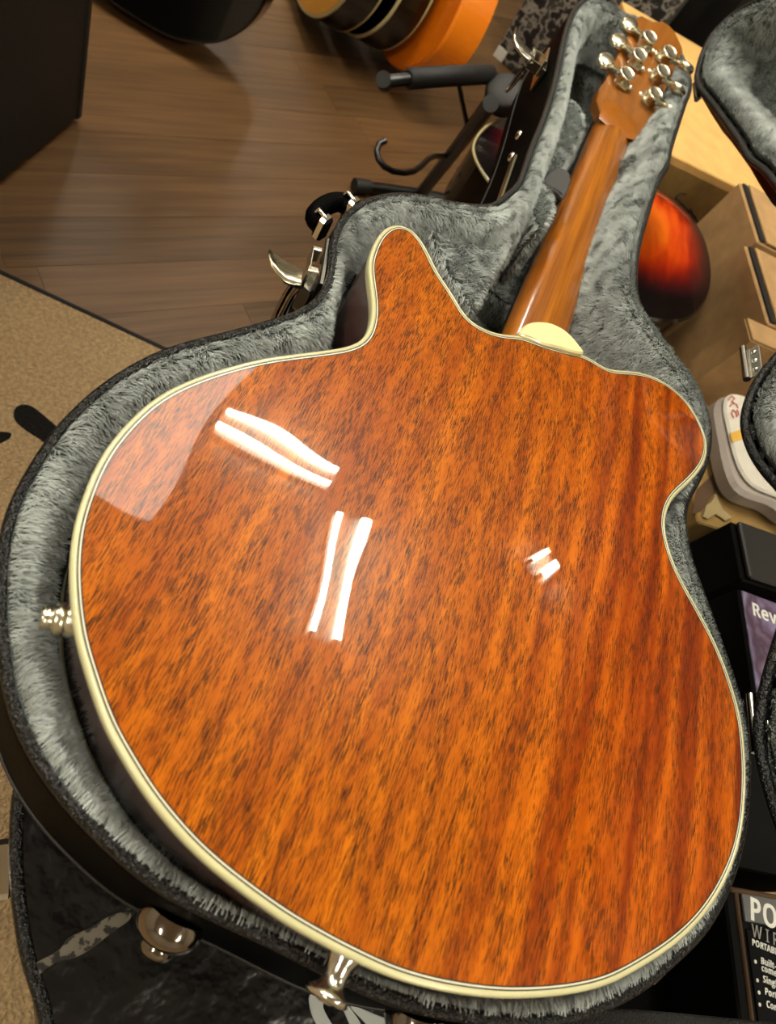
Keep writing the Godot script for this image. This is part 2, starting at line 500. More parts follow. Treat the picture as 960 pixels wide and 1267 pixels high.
func make_guitar() -> void:
	var g := thing("acoustic_guitar", "orange-brown mahogany acoustic guitar lying face down in the grey plush case", "guitar")
	# the back
	var n := body_line.size()
	var wood := inset(body_line, 0.0043)
	var c := Vector2(0.0, -0.25)
	var sh := Shape.new()
	var steps := 48
	var last := PackedVector3Array()
	for r in range(steps, 0, -1):
		var k := pow(float(r) / steps, 0.8)
		var ring := PackedVector3Array()
		for p in wood:
			var q := c + (p - c) * k
			ring.append(Vector3(q.x, back_height(q.x, q.y), q.y))
		if last:
			for i in n:
				var j := (i + 1) % n
				sh.quad(last[i], last[j], ring[j], ring[i], back_uv(last[i]), back_uv(last[j]), back_uv(ring[j]), back_uv(ring[i]), 1)
		last = ring
	var top := Vector3(c.x, back_height(c.x, c.y), c.y)
	for i in n:
		sh.tri(top, last[i], last[(i + 1) % n], back_uv(top), back_uv(last[i]), back_uv(last[(i + 1) % n]), 1)
	part("back", upward(sh), M.mahogany, g)
	# edge binding and the fine lines inside it
	var rings := []
	for q in [[0.0, -0.0068], [-0.0005, -0.005], [-0.0005, -0.0016], [-0.0002, -0.0006], [0.0005, 0.0], [0.0024, 0.0002], [0.0024, -0.001]]:
		var ring := PackedVector3Array()
		for p in inset(body_line, q[0]):
			ring.append(Vector3(p.x, back_height(p.x, p.y) + q[1], p.y))
		rings.append(ring)
	part("binding", loft(rings), M.ivory, g)
	part("purfling", band(body_line, 0.0024, 0.0030, 0.0001), M.black_line, g, Vector3.ZERO, "thin black line beside the ivory edge")
	part("purfling", band(body_line, 0.0030, 0.0037, 0.0001), M.white_line, g, Vector3.ZERO, "thin white line")
	part("purfling", band(body_line, 0.0037, 0.0043, 0.0001), M.black_line, g, Vector3.ZERO, "inner thin black line")
	# the sides and the face below
	rings = []
	for q in [[0.0003, -0.0066, 0.0], [0.0003, 0.0, 0.5], [0.0003, 0.0, 1.0]]:
		var ring := PackedVector3Array()
		for p in inset(body_line, q[0]):
			ring.append(Vector3(p.x, lerpf(back_height(p.x, p.y) - 0.0066, FACE + 0.002, q[2]), p.y))
		rings.append(ring)
	part("side", loft(rings), M.side_wood, g)
	part("face_binding", prism(inset(body_line, -0.0008), FACE, FACE + 0.0035, 0.0004), M.ivory, g)
	part("face", prism(inset(body_line, 0.002), FACE - 0.003, FACE, 0.0005), M.side_wood, g)
	make_neck(g)
	# output jack on the lower bout
	var jack := group_part("output_jack", g, Vector3(-0.1726, 0.5660, -0.0974))
	jack.basis = Basis(Vector3(0, 1, 0), Vector3(-0.93, 0, 0.37).normalized(), Vector3(0, 1, 0).cross(Vector3(-0.93, 0, 0.37).normalized()) * -1.0).orthonormalized()
	part("washer", lathe([Vector2(0.0075, -0.003), Vector2(0.0075, 0.001), Vector2(0.0068, 0.0022)], 28), M.nickel, jack)
	part("nut", lathe([Vector2(0.0072, 0.0022), Vector2(0.0078, 0.003), Vector2(0.0078, 0.0062), Vector2(0.0070, 0.0072)], 6), M.nickel, jack)
	part("barrel", lathe([Vector2(0.0050, 0.007), Vector2(0.0050, 0.0085), Vector2(0.0054, 0.009), Vector2(0.0050, 0.0095), Vector2(0.0054, 0.010), Vector2(0.0054, 0.0118), Vector2(0.0032, 0.0122), Vector2(0.003, 0.006)], 24), M.nickel, jack)
	# strap button at the tail
	var pin := group_part("strap_button", g, Vector3(-0.0067, 0.5680, -0.0217))
	var out := Vector3(-0.12, -0.05, 1.0).normalized()
	pin.basis = Basis(out.cross(Vector3.UP).normalized(), out, out.cross(Vector3.UP).normalized().cross(out))
	part("post", lathe([Vector2(0.0078, -0.003), Vector2(0.0076, 0.001), Vector2(0.0058, 0.004), Vector2(0.0050, 0.008), Vector2(0.0052, 0.0115), Vector2(0.0070, 0.0135), Vector2(0.0094, 0.0148), Vector2(0.0096, 0.0165), Vector2(0.0085, 0.0175), Vector2(0.0062, 0.0178), Vector2(0.0054, 0.0166)], 32), M.chrome, pin)
	part("screw", lathe([Vector2(0.0050, 0.0160), Vector2(0.0046, 0.0176), Vector2(0.0022, 0.0184)], 20), M.chrome, pin)

func upward(sh: Shape) -> ArrayMesh:
	# an open sheet wound so that it looks up
	if (sh.v[1] - sh.v[0]).cross(sh.v[2] - sh.v[0]).y > 0.0:
		var o := Shape.new()
		for i in sh.s.size():
			o.tri(sh.v[i * 3], sh.v[i * 3 + 2], sh.v[i * 3 + 1], sh.t[i * 3], sh.t[i * 3 + 2], sh.t[i * 3 + 1], sh.s[i])
		return o.done(false)
	return sh.done(false)

func back_uv(p: Vector3) -> Vector2:
	return Vector2((p.x + 0.21) / 0.42, (p.z + 0.45) / 0.44)

func make_neck(g: Node3D) -> void:
	var neck := group_part("neck", g)
	# the D-shaped shaft
	var rings := []
	for r in 25:
		var k := r / 24.0
		var z := lerpf(-0.405, -0.955, k)
		var mid := 0.0235 - 0.0488 * (z + 0.53)
		var hw := lerpf(0.0290, 0.0252, clampf((-0.53 - z) / 0.42 , -0.3, 1.0))
		var ring := PackedVector3Array()
		for i in 25:
			var a := PI * i / 24.0
			ring.append(Vector3(mid + hw * cos(a), 0.503 + 0.0195 * pow(sin(a), 0.85), z))
		ring.append(Vector3(mid - hw, 0.499, z))
		ring.append(Vector3(mid + hw, 0.499, z))
		rings.append(ring)
	part("shaft", loft(rings, true, true, true), M.neck_wood, neck)
	# heel, and its ivory cap level with the back
	var cap := smooth_line(PackedVector2Array([Vector2(-0.0226, -0.4079), Vector2(-0.0219, -0.4139), Vector2(-0.0190, -0.4221), Vector2(-0.0141, -0.4291), Vector2(-0.0069, -0.4355), Vector2(0.0011, -0.4396), Vector2(0.0104, -0.4409), Vector2(0.0191, -0.4387), Vector2(0.0258, -0.4349), Vector2(0.0310, -0.4308), Vector2(0.0232, -0.4253), Vector2(0.0097, -0.4196), Vector2(-0.0020, -0.4135), Vector2(-0.0127, -0.4108)]), 64, true, 1)
	part("heel_cap", prism(cap, 0.5790, 0.5845, 0.0012), M.heel_ivory, neck, Vector3.ZERO, "ivory heel cap")
	rings = []
	for q in [[0.579, 0.0, 1.0], [0.566, 0.002, 1.0], [0.550, 0.006, 0.98], [0.536, 0.014, 0.96], [0.525, 0.028, 0.95], [0.517, 0.046, 0.92], [0.510, 0.060, 0.85]]:
		var ring := PackedVector3Array()
		for p in cap:
			var w := clampf((-0.41 - p.y) / 0.035, 0.0, 1.0)
			ring.append(Vector3(lerpf(0.0205, p.x, q[2]) + 0.0, q[0], p.y - q[1] * w))
		rings.append(ring)
	part("heel", loft(rings, true, true, true), M.neck_wood, neck)
	rings = []
	for k in 2:
		var z := lerpf(-0.44, -0.957, float(k))
		var mid := 0.0235 - 0.0488 * (z + 0.53)
		var hw := lerpf(0.0296, 0.0256, float(k))
		rings.append(PackedVector3Array([Vector3(mid - hw, 0.4993, z), Vector3(mid + hw, 0.4993, z), Vector3(mid + hw, 0.4930, z), Vector3(mid - hw, 0.4930, z)]))
	part("fingerboard", loft(rings, true, true, true), M.ebony, neck)
	# headstock, tilted back
	var lean := 0.27
	var up := Vector3(0, 1, lean).normalized()
	var edge: Array[Vector3] = [Vector3(0.0149, 0.5219, -0.9259), Vector3(0.0037, 0.5254, -0.9389), Vector3(0.0005, 0.5309, -0.9592), Vector3(0.0031, 0.5351, -0.9747), Vector3(0.0038, 0.5441, -1.0083), Vector3(0.0041, 0.5546, -1.0472), Vector3(0.0053, 0.5639, -1.0817), Vector3(0.0061, 0.5681, -1.0970), Vector3(0.0105, 0.5706, -1.1063), Vector3(0.0167, 0.5709, -1.1075), Vector3(0.0244, 0.5712, -1.1084), Vector3(0.0315, 0.5728, -1.1146), Vector3(0.0393, 0.5751, -1.1230), Vector3(0.0510, 0.5755, -1.1244), Vector3(0.0602, 0.5748, -1.1218), Vector3(0.0677, 0.5732, -1.1159), Vector3(0.0776, 0.5709, -1.1074), Vector3(0.0812, 0.5692, -1.1011), Vector3(0.0797, 0.5662, -1.0900), Vector3(0.0800, 0.5548, -1.0477), Vector3(0.0795, 0.5444, -1.0091), Vector3(0.0796, 0.5375, -0.9839), Vector3(0.0829, 0.5332, -0.9678), Vector3(0.0818, 0.5275, -0.9466), Vector3(0.0737, 0.5233, -0.9311), Vector3(0.0588, 0.5214, -0.9242), Vector3(0.0398, 0.5208, -0.9220), Vector3(0.0255, 0.5206, -0.9209)]
	rings = [PackedVector3Array(), PackedVector3Array(), PackedVector3Array(), PackedVector3Array()]
	var middle := Vector3.ZERO
	for p in edge:
		middle += p / edge.size()
	for p in edge:
		var to: Vector3 = (middle - p).normalized() * 0.0012
		rings[0].append(p - up * 0.015 + to)
		rings[1].append(p - up * 0.0138)
		rings[2].append(p - up * 0.0012)
		rings[3].append(p + to)
	var sh := Shape.new()
	add_loft(sh, rings, true, true, true, -1)
	part("headstock", sh.done(), M.headstock_wood, neck)
	# volute where the shaft meets the headstock
	var tip: Vector3 = Vector3(0.0272, 0.5279, -0.9481)
	sh = Shape.new()
	var base := PackedVector3Array([Vector3(0.0156, 0.5198, -0.9180), Vector3(0.0110, 0.5271, -0.9453), Vector3(0.0263, 0.5285, -0.9503), Vector3(0.0516, 0.5274, -0.9464), Vector3(0.0748, 0.5270, -0.9449), Vector3(0.0706, 0.5219, -0.9258), Vector3(0.0457, 0.5184, -0.9130)])
	for i in base.size():
		sh.tri(tip + up * 0.005, base[i], base[(i + 1) % base.size()], Vector2.ZERO, Vector2.ZERO, Vector2.ZERO, 1)
	part("volute", sh.done(), M.neck_wood, neck)
	# tuning machines
	var caps: Array[Vector3] = [Vector3(0.0287, 0.5713, -1.0608), Vector3(0.0262, 0.5615, -1.0244), Vector3(0.0211, 0.5507, -0.9844), Vector3(0.0606, 0.5715, -1.0613), Vector3(0.0621, 0.5621, -1.0265), Vector3(0.0645, 0.5513, -0.9868)]
	var knobs: Array[Vector3] = [Vector3(-0.0002, 0.5643, -1.0718), Vector3(-0.0036, 0.5546, -1.0361), Vector3(-0.0079, 0.5435, -0.9947), Vector3(0.0870, 0.5716, -1.0543), Vector3(0.0882, 0.5606, -1.0136), Vector3(0.0914, 0.5513, -0.9794)]
	for i in 6:
		var tuner := group_part("tuning_machine", g)
		var cap_top := caps[i]
		var axis_basis := Basis(Quaternion(Vector3.UP, up))
		var cover := part("gear_cover", lathe([Vector2(0.0090, -0.015), Vector2(0.0090, -0.0015), Vector2(0.0099, -0.0008), Vector2(0.0102, 0.0002), Vector2(0.0100, 0.0016), Vector2(0.0090, 0.0022), Vector2(0.0086, 0.0019), Vector2(0.002, 0.0023)], 28), M.nickel, tuner, cap_top)
		cover.basis = axis_basis
		var inner := cap_top - up * 0.0055
		var along := (knobs[i] - inner)
		var reach := along.length()
		along = along.normalized()
		var shaft := Shape.new()
		add_tube(shaft, PackedVector3Array([inner, inner + along * reach * 0.35, inner + along * reach * 0.36, inner + along * reach * 0.62, inner + along * reach * 0.63, inner + along * reach]), [0.0058, 0.0058, 0.0042, 0.0042, 0.0030, 0.0030], 14)
		part("shaft", shaft.done(), M.nickel, tuner)
		var knob := Shape.new()
		var flat := up if i < 3 else up.rotated(along, [2.5, 2.4, 2.6][i - 3])
		flat = (flat - along * flat.dot(along)).normalized()
		var kb := Basis(along, flat, along.cross(flat))
		add_lathe(knob, [Vector2(0.002, -0.0055), Vector2(0.0085, -0.0050), Vector2(0.0118, -0.0030), Vector2(0.0126, 0.0), Vector2(0.0118, 0.0030), Vector2(0.0085, 0.0050), Vector2(0.002, 0.0055)], 28, Transform3D(kb.scaled(Vector3.ONE), knobs[i]) * Transform3D(Basis().scaled(Vector3(0.92, 1.0, 1.05)), Vector3.ZERO))
		part("button", knob.done(), M.nickel, tuner)
		var screw := Shape.new()
		add_lathe(screw, [Vector2(0.0040, 0.0), Vector2(0.0042, 0.002), Vector2(0.0030, 0.0036), Vector2(0.001, 0.0042)], 14, Transform3D(axis_basis, inner - along * 0.0135 - up * 0.006))
		part("screw", screw.done(), M.nickel, tuner)
		var post := Shape.new()
		var foot := inner - up * 0.006 - along * 0.004
		add_box(post, Vector3(0.013, 0.004, 0.020), 0.001, Transform3D(axis_basis, foot + up * 0.001))
		part("base_plate", post.done(), M.nickel, tuner)

# ------------------------------------------------------------------ the case
func pile_blade() -> ArrayMesh:
	# one tuft of pile, 1 long, bending towards +x
	var sh := Shape.new()
	var w := 0.05
	var p := [Vector3(0, 0, 0), Vector3(0.16, 0.42, 0), Vector3(0.50, 0.78, 0), Vector3(0.95, 0.98, 0)]
	var ws := [w, w * 0.95, w * 0.6, 0.0]
	for i in 2:
		sh.quad(p[i] - Vector3(0, 0, ws[i]), p[i] + Vector3(0, 0, ws[i]), p[i + 1] + Vector3(0, 0, ws[i + 1]), p[i + 1] - Vector3(0, 0, ws[i + 1]), Vector2.ZERO, Vector2.ZERO, Vector2.ZERO, Vector2.ZERO, 1)
	sh.tri(p[2] - Vector3(0, 0, ws[2]), p[2] + Vector3(0, 0, ws[2]), p[3], Vector2.ZERO, Vector2.ZERO, Vector2.ZERO, 1)
	return sh.done(false)

func add_pile(parent: Node, places: PackedVector3Array, ups: PackedVector3Array, combs: PackedVector3Array, length: float, seed_: int) -> void:
	var mm := MultiMesh.new()
	mm.transform_format = MultiMesh.TRANSFORM_3D
	mm.use_colors = true
	mm.mesh = pile_blade()
	mm.instance_count = places.size()
	var clump := noise(seed_, 55.0, 2)
	var patch := noise(seed_ + 1, 9.0, 2)
	var r := RandomNumberGenerator.new()
	r.seed = seed_
	for i in places.size():
		var p := places[i]
		var n := ups[i]
		var a := clump.get_noise_3d(p.x, p.y + 3.0, p.z) * 1.5
		var side := n.cross(combs[i])
		if side.length() < 0.05:
			side = n.cross(Vector3(0.3, 0.1, 1.0))
		side = side.normalized().rotated(n, a + r.randf_range(-0.55, 0.55))
		var to := side.cross(n).normalized()
		var tilt := n.rotated(side, r.randf_range(-0.35, 0.35))
		to = side.cross(tilt).normalized()
		var k := length * r.randf_range(0.65, 1.2)
		mm.set_instance_transform(i, Transform3D(Basis(to * k * 0.8, tilt * k * 0.95, side * k), p))
		var s := clampf(0.46 + 0.15 * clump.get_noise_3d(p.z + 9.0, p.x, p.y) + 0.16 * patch.get_noise_3d(p.x, p.y, p.z) + r.randf_range(-0.06, 0.06), 0.14, 0.85)
		mm.set_instance_color(i, Color(s * 0.92, s * 1.0, s * 0.97))
	var o := MultiMeshInstance3D.new()
	o.name = "plush_pile"
	o.multimesh = mm
	o.material_override = M.plush_pile
	o.set_meta("kind", "stuff")
	parent.add_child(o, true)

func inside_height(p: Vector2, d: float, gap: float, blocks: Array) -> float:
	# the plush floor of the case: a wall that rolls in from the rim, blocks that hold the neck, a hollow for the body
	var y := 0.447
	if p.y < -0.58:
		y = 0.476
	if p.y < -0.955 and p.x > -0.08:
		y = 0.447
	y += (0.549 - y) * (1.0 - clampf((d - 0.009) / 0.031, 0.0, 1.0))
	for b in blocks:
		var e := distance_to(b.line, p)
		if e > -b.soft:
			var k := smoothstep(-b.soft, b.soft, e)
			var top: float = b.high + b.slope.dot(p - b.at)
			y = maxf(y, lerpf(y, top, k))
	if gap < 0.014:
		y = lerpf(minf(y, 0.490), y, smoothstep(0.002, 0.010, gap))
	return y

func add_lining(parent: Node, line: PackedVector2Array, body: PackedVector2Array, blocks: Array, lid: bool, step: float, density: float, length: float, seed_: int) -> void:
	var coarse := smooth_line(line, 150, true, 0)
	var coarse_body := smooth_line(body, 90, true, 0) if body else body
	var lo := Vector2(1e9, 1e9)
	var hi := -lo
	for p in line:
		lo = lo.min(p)
		hi = hi.max(p)
	var nx := int((hi.x - lo.x) / step) + 2
	var nz := int((hi.y - lo.y) / step) + 2
	var height := PackedFloat32Array()
	var inside := PackedFloat32Array()
	var space := PackedFloat32Array()
	var lump := noise(seed_ + 5, 28.0, 2)
	for j in nz:
		for i in nx:
			var p := lo + Vector2(i, j) * step
			var d := distance_to(coarse, p)
			var gap := 1.0
			var y := 0.0
			if d > -step:
				if lid:
					y = -0.058 + 0.052 * (1.0 - smoothstep(0.010, 0.030, d))
					for b in blocks:
						y = maxf(y, lerpf(y, b.high, smoothstep(-b.soft, b.soft, distance_to(b.line, p))))
				else:
					if body:
						gap = -distance_to(coarse_body, p)
					y = inside_height(p, d, gap, blocks)
				if gap > 0.0:
					y += 0.0025 * lump.get_noise_2d(p.x, p.y)
			height.append(y)
			inside.append(d)
			space.append(gap)
	var sh := Shape.new()
	var places := PackedVector3Array()
	var ups := PackedVector3Array()
	var combs := PackedVector3Array()
	var r := RandomNumberGenerator.new()
	r.seed = seed_
	for j in nz - 1:
		for i in nx - 1:
			var a := j * nx + i
			var b := a + 1
			var c := a + nx + 1
			var e := a + nx
			if minf(minf(inside[a], inside[b]), minf(inside[c], inside[e])) < 0.003:
				continue
			var o := lo + Vector2(i, j) * step
			var pa := Vector3(o.x, height[a], o.y)
			var pb := Vector3(o.x + step, height[b], o.y)
			var pc := Vector3(o.x + step, height[c], o.y + step)
			var pe := Vector3(o.x, height[e], o.y + step)
			sh.quad(pa, pb, pc, pe, Vector2.ZERO, Vector2.ZERO, Vector2.ZERO, Vector2.ZERO, 1)
			if space[a] < 0.006 and space[a] > -0.012 and inside[a] < 0.030:
				continue
			if space[a] < -0.012:
				continue
			var n := (pe - pa).cross(pb - pa)
			var area := n.length()
			n = n.normalized()
			var want := minf(area, step * step * 5.0) * density + r.randf()
			for k in int(want):
				var s := r.randf()
				var t := r.randf()
				places.append(pa.lerp(pb, s).lerp(pe.lerp(pc, s), t))
				ups.append(n)
				combs.append(Vector3(n.x, -0.35, n.z) + Vector3(0.15, 0, 0.25))
	var skin := part("lid_lining" if lid else "plush_lining", upward(sh), M.plush, parent)
	# the padded lip just inside the rim
	var nn := normals_of(line)
	var lip: Array[PackedVector3Array] = []
	var room := PackedFloat32Array()
	for i in line.size():
		var g := 0.05
		if body:
			g = clampf(-distance_to(coarse_body, line[i]) - 0.001, 0.010, 0.05)
		room.append(g)
	var zero := 0.0 if lid else RIM
	for q in [[0.0028, -0.012, -0.012], [0.0034, -0.001, -0.001], [0.006, 0.0030, 0.0028], [0.010, 0.0030, -0.0010], [0.0155, 0.0, -0.014], [0.021, -0.008, -0.028], [0.028, -0.028, -0.043], [0.035, -0.056, -0.056]]:
		var ring := PackedVector3Array()
		for i in line.size():
			var p: Vector2 = line[i] - nn[i] * (q[0] * minf(1.0, room[i] / 0.035) + (0.0055 if lid else 0.0))
			var low := lerpf(q[2], q[1], smoothstep(0.019, 0.032, room[i]))
			ring.append(Vector3(p.x, zero + low + 0.001 * lump.get_noise_2d(p.x * 2.0, p.y * 2.0), p.y))
		lip.append(ring)
	part("lid_padding" if lid else "rim_padding", loft(lip, true), M.plush, parent)
	for i in line.size():
		var j := (i + 1) % line.size()
		for q in range(2, lip.size() - (2 if room[i] < 0.034 else 1)):
			var pa := lip[q][i]
			var pb := lip[q][j]
			var pe := lip[q + 1][i]
			var n := (pb - pa).cross(pe - pa)
			var area := n.length()
			n = n.normalized()
			if n.y < -0.3:
				n = -n
			if n.dot(Vector3(-nn[i].x * (q - 2.5), 2.0, -nn[i].y * (q - 2.5))) < 0.0:
				n = -n
			var want := area * density * 1.5 + r.randf()
			for k in int(want):
				places.append(pa + (pb - pa) * r.randf() + (pe - pa) * r.randf())
				ups.append(n)
				combs.append(Vector3(-nn[i].x, -0.1, -nn[i].y))
	add_pile(parent, places, ups, combs, length, seed_)

func block(points: PackedVector2Array, high: float, soft := 0.010, slope := Vector2.ZERO) -> Dictionary:
	var at := Vector2.ZERO
	for p in points:
		at += p / points.size()
	return {"line": inset(smooth_line(points, 28, true, 1), soft), "high": high, "soft": soft, "slope": slope, "at": at}

func make_case() -> void:
	var c := thing("guitar_case", "open black hardshell guitar case lined with grey plush, holding the guitar", "guitar case")
	# outer shell
	var rings := []
	for q in [[-0.0045, 0.540], [-0.004, 0.5545], [0.0, 0.553], [0.001, 0.546], [0.002, 0.520], [0.0035, 0.490], [0.0045, 0.474], [0.0045, 0.462], [0.002, 0.455], [0.002, 0.442], [-0.004, CASE_BOTTOM], [-0.03, CASE_BOTTOM]]:
		rings.append(raised(inset(rim_line, -q[0]), q[1]))
	part("shell", loft(rings), M.leatherette, c)
	part("base", prism(inset(smooth_line(rim_line, 160), 0.006), CASE_BOTTOM, CASE_BOTTOM + 0.008, 0.001), M.leatherette, c)
	part("bead", ring_tube(inset(rim_line, -0.0048), 0.468, 0.0012), M.grey_card, c, Vector3.ZERO, "thin grey bead along the shell")
	part("valance", ring_tube(inset(rim_line, 0.0024), RIM, 0.0032), M.valance, c, Vector3.ZERO, "pebbled black edge roll")
	# plush inside
	var blocks := [
		block(PackedVector2Array([Vector2(-0.1328, -0.5306), Vector2(-0.0964, -0.5548), Vector2(-0.0669, -0.5813), Vector2(-0.0432, -0.6124), Vector2(-0.0313, -0.6043), Vector2(-0.0325, -0.5686), Vector2(-0.0347, -0.5233), Vector2(-0.0382, -0.4813), Vector2(-0.0409, -0.4513), Vector2(-0.0644, -0.4638), Vector2(-0.0849, -0.4784), Vector2(-0.1063, -0.4974)]), 0.538, 0.004, Vector2(-0.12, 0.0)),
		block(PackedVector2Array([Vector2(-0.0605, -0.8193), Vector2(-0.0387, -0.8950), Vector2(-0.0102, -0.9046), Vector2(0.0075, -0.8700), Vector2(0.0040, -0.7891), Vector2(-0.0021, -0.7267), Vector2(-0.0101, -0.6918), Vector2(-0.0402, -0.6610), Vector2(-0.0508, -0.6974)]), 0.528, 0.006),
		block(PackedVector2Array([Vector2(-0.0533, -0.6386), Vector2(-0.0369, -0.6723), Vector2(-0.0172, -0.6793), Vector2(-0.0068, -0.6666), Vector2(-0.0044, -0.6369), Vector2(-0.0092, -0.6069), Vector2(-0.0229, -0.5954), Vector2(-0.0335, -0.6173)]), 0.542, 0.004),
		block(PackedVector2Array([Vector2(0.0539, -0.8732), Vector2(0.0792, -0.8808), Vector2(0.0996, -0.8938), Vector2(0.1084, -0.8809), Vector2(0.0923, -0.8321), Vector2(0.0756, -0.8165), Vector2(0.0583, -0.8253)]), 0.532, 0.006),
		block(PackedVector2Array([Vector2(0.0619, -0.7405), Vector2(0.0764, -0.7934), Vector2(0.0945, -0.7758), Vector2(0.0917, -0.6969), Vector2(0.0957, -0.6520), Vector2(0.0818, -0.6095), Vector2(0.0640, -0.5880), Vector2(0.0575, -0.6627)]), 0.497, 0.006),
	]
	add_lining(c, rim_line, body_line, blocks, false, 0.0042, 1250000.0, 0.0048, 100)
	# grey pull tab of the accessory compartment
	var tab := Shape.new()
	var tab_line := smooth_line(PackedVector2Array([Vector2(-0.0296, -0.6807), Vector2(-0.0293, -0.6968), Vector2(-0.0233, -0.7150), Vector2(-0.0138, -0.7278), Vector2(-0.0063, -0.7265), Vector2(-0.0020, -0.7151), Vector2(-0.0024, -0.6924), Vector2(-0.0036, -0.6788), Vector2(-0.0105, -0.6834)]), 40, true, 1)
	add_prism(tab, tab_line, 0.534, 0.5405, 0.002)
	part("compartment_tab", tab.done(), M.suede, c)
	make_fittings(c)
	make_lid(c)

func ring_tube(line: PackedVector2Array, y: float, r: float) -> ArrayMesh:
	var nn := normals_of(line)
	var rings := []
	for k in 11:
		var a := TAU * k / 10.0
		var ring := PackedVector3Array()
		for i in line.size():
			ring.append(Vector3(line[i].x + nn[i].x * r * cos(a), y + r * sin(a), line[i].y + nn[i].y * r * cos(a)))
		rings.append(ring)
	return loft(rings)

func make_latch(parent: Node, at: Vector3, out: Vector3, lever_open: bool) -> void:
	# a draw latch: plate on the shell, hinged lever, wire loop. x runs out of the shell, y up
	var l := group_part("latch", parent, at)
	out = Vector3(out.x, 0, out.z).normalized()
	l.basis = Basis(out, Vector3.UP, out.cross(Vector3.UP))
	var sh := Shape.new()
	add_box(sh, Vector3(0.004, 0.028, 0.036), 0.001, Transform3D(Basis(), Vector3(0.002, -0.006, 0)))
	add_box(sh, Vector3(0.003, 0.020, 0.034), 0.001, Transform3D(Basis(), Vector3(0.006, 0.006, 0)))
	part("plate", sh.done(), M.chrome, l)
	sh = Shape.new()
	for s in [-1.0, 1.0]:
		add_box(sh, Vector3(0.018, 0.012, 0.002), 0.0006, Transform3D(Basis(), Vector3(0.013, 0.002, s * 0.013)))
	add_tube(sh, PackedVector3Array([Vector3(0.018, 0.003, -0.016), Vector3(0.018, 0.003, 0.016)]), 0.0022)
	part("bracket", sh.done(), M.chrome, l)
	# the lever: a curved tongue, wider at its tip
	var turn := 0.05 if lever_open else -1.35
	var rings := []
	for k in 9:
		var t := k / 8.0
		var ang := turn + 0.30 * t * t
		var p := Vector3(0.018, 0.003, 0) + Vector3(cos(ang), sin(ang), 0) * 0.036 * t
		var n := Vector3(-sin(ang), cos(ang), 0)
		var w := lerpf(0.010, 0.0135, t) * (1.0 if t < 0.9 else 0.8)
		var th := 0.0016
		rings.append(PackedVector3Array([p + n * th + Vector3(0, 0, -w), p + n * th * 1.6, p + n * th + Vector3(0, 0, w), p - n * th + Vector3(0, 0, w), p - n * th * 0.4, p - n * th + Vector3(0, 0, -w)]))
	part("lever", loft(rings, true, true, true), M.chrome, l)
	var wire := PackedVector3Array()
	for k in 13:
		var a := PI * k / 12.0
		wire.append(Vector3(0.020 + 0.004 * sin(a), -0.012 - 0.030 * sin(a), 0.010 * cos(a)))
	part("loop", tube(wire, 0.0017, 8), M.dark_chrome, l)

func make_open_latch(parent: Node) -> void:
	# the latch beside the horn stands open: bar on the shell, hinge block, flat lever, loop hanging down
	var l := group_part("latch", parent)
	part("bar", prism(PackedVector2Array([Vector2(-0.1710, -0.4214), Vector2(-0.1679, -0.4235), Vector2(-0.1600, -0.3989), Vector2(-0.1552, -0.3793), Vector2(-0.1592, -0.3784), Vector2(-0.1646, -0.3993)]), 0.527, 0.552, 0.001), M.chrome, l)
	var sh := Shape.new()
	for q in [[Vector2(-0.1759, -0.4097), Vector2(-0.1743, -0.4104), Vector2(-0.1680, -0.3877), Vector2(-0.1697, -0.3870)], [Vector2(-0.1759, -0.4097), Vector2(-0.1695, -0.4131), Vector2(-0.1688, -0.4098), Vector2(-0.1747, -0.4069)], [Vector2(-0.1711, -0.3905), Vector2(-0.1645, -0.3930), Vector2(-0.1630, -0.3895), Vector2(-0.1698, -0.3859)]]:
		add_prism(sh, PackedVector2Array(q), 0.538, 0.550, 0.0006)
	part("bracket", sh.done(), M.nickel, l)
	part("block", prism(PackedVector2Array([Vector2(-0.1711, -0.3963), Vector2(-0.1634, -0.3998), Vector2(-0.1568, -0.3884), Vector2(-0.1606, -0.3773), Vector2(-0.1685, -0.3794)]), 0.517, 0.540, 0.002), M.black_gloss, l)
	# lever, dished a little and rising to its tip
	var near := [Vector3(-0.1732, 0.5420, -0.3919), Vector3(-0.1785, 0.5420, -0.3907), Vector3(-0.1843, 0.5420, -0.3880), Vector3(-0.1896, 0.5420, -0.3857), Vector3(-0.1949, 0.5420, -0.3835), Vector3(-0.1979, 0.5420, -0.3805)]
	var far := [Vector3(-0.1687, 0.5420, -0.3768), Vector3(-0.1738, 0.5420, -0.3740), Vector3(-0.1788, 0.5420, -0.3711), Vector3(-0.1845, 0.5420, -0.3714), Vector3(-0.1915, 0.5420, -0.3732), Vector3(-0.1964, 0.5420, -0.3772)]
	var rings := []
	for i in near.size():
		var t := i / 5.0
		var rise := Vector3(0, 0.010 * t * t, 0)
		var a: Vector3 = near[i] + rise
		var b: Vector3 = far[i] + rise
		var m: Vector3 = (a + b) / 2.0
		rings.append(PackedVector3Array([a, m - Vector3(0, 0.0012, 0), b, b - Vector3(0, 0.0030, 0), m - Vector3(0, 0.0042, 0), a - Vector3(0, 0.0030, 0)]))
	part("lever", loft(rings, true, true, true), M.nickel, l)
	part("loop", tube(PackedVector3Array([Vector3(-0.1702, 0.5380, -0.3839), Vector3(-0.1744, 0.5360, -0.3804), Vector3(-0.1764, 0.5200, -0.3833), Vector3(-0.1771, 0.5000, -0.3871), Vector3(-0.1770, 0.4880, -0.3870), Vector3(-0.1727, 0.4880, -0.3897), Vector3(-0.1727, 0.5000, -0.3910), Vector3(-0.1723, 0.5200, -0.3890), Vector3(-0.1696, 0.5360, -0.3811)]), 0.0019, 10), M.dark_chrome, l)

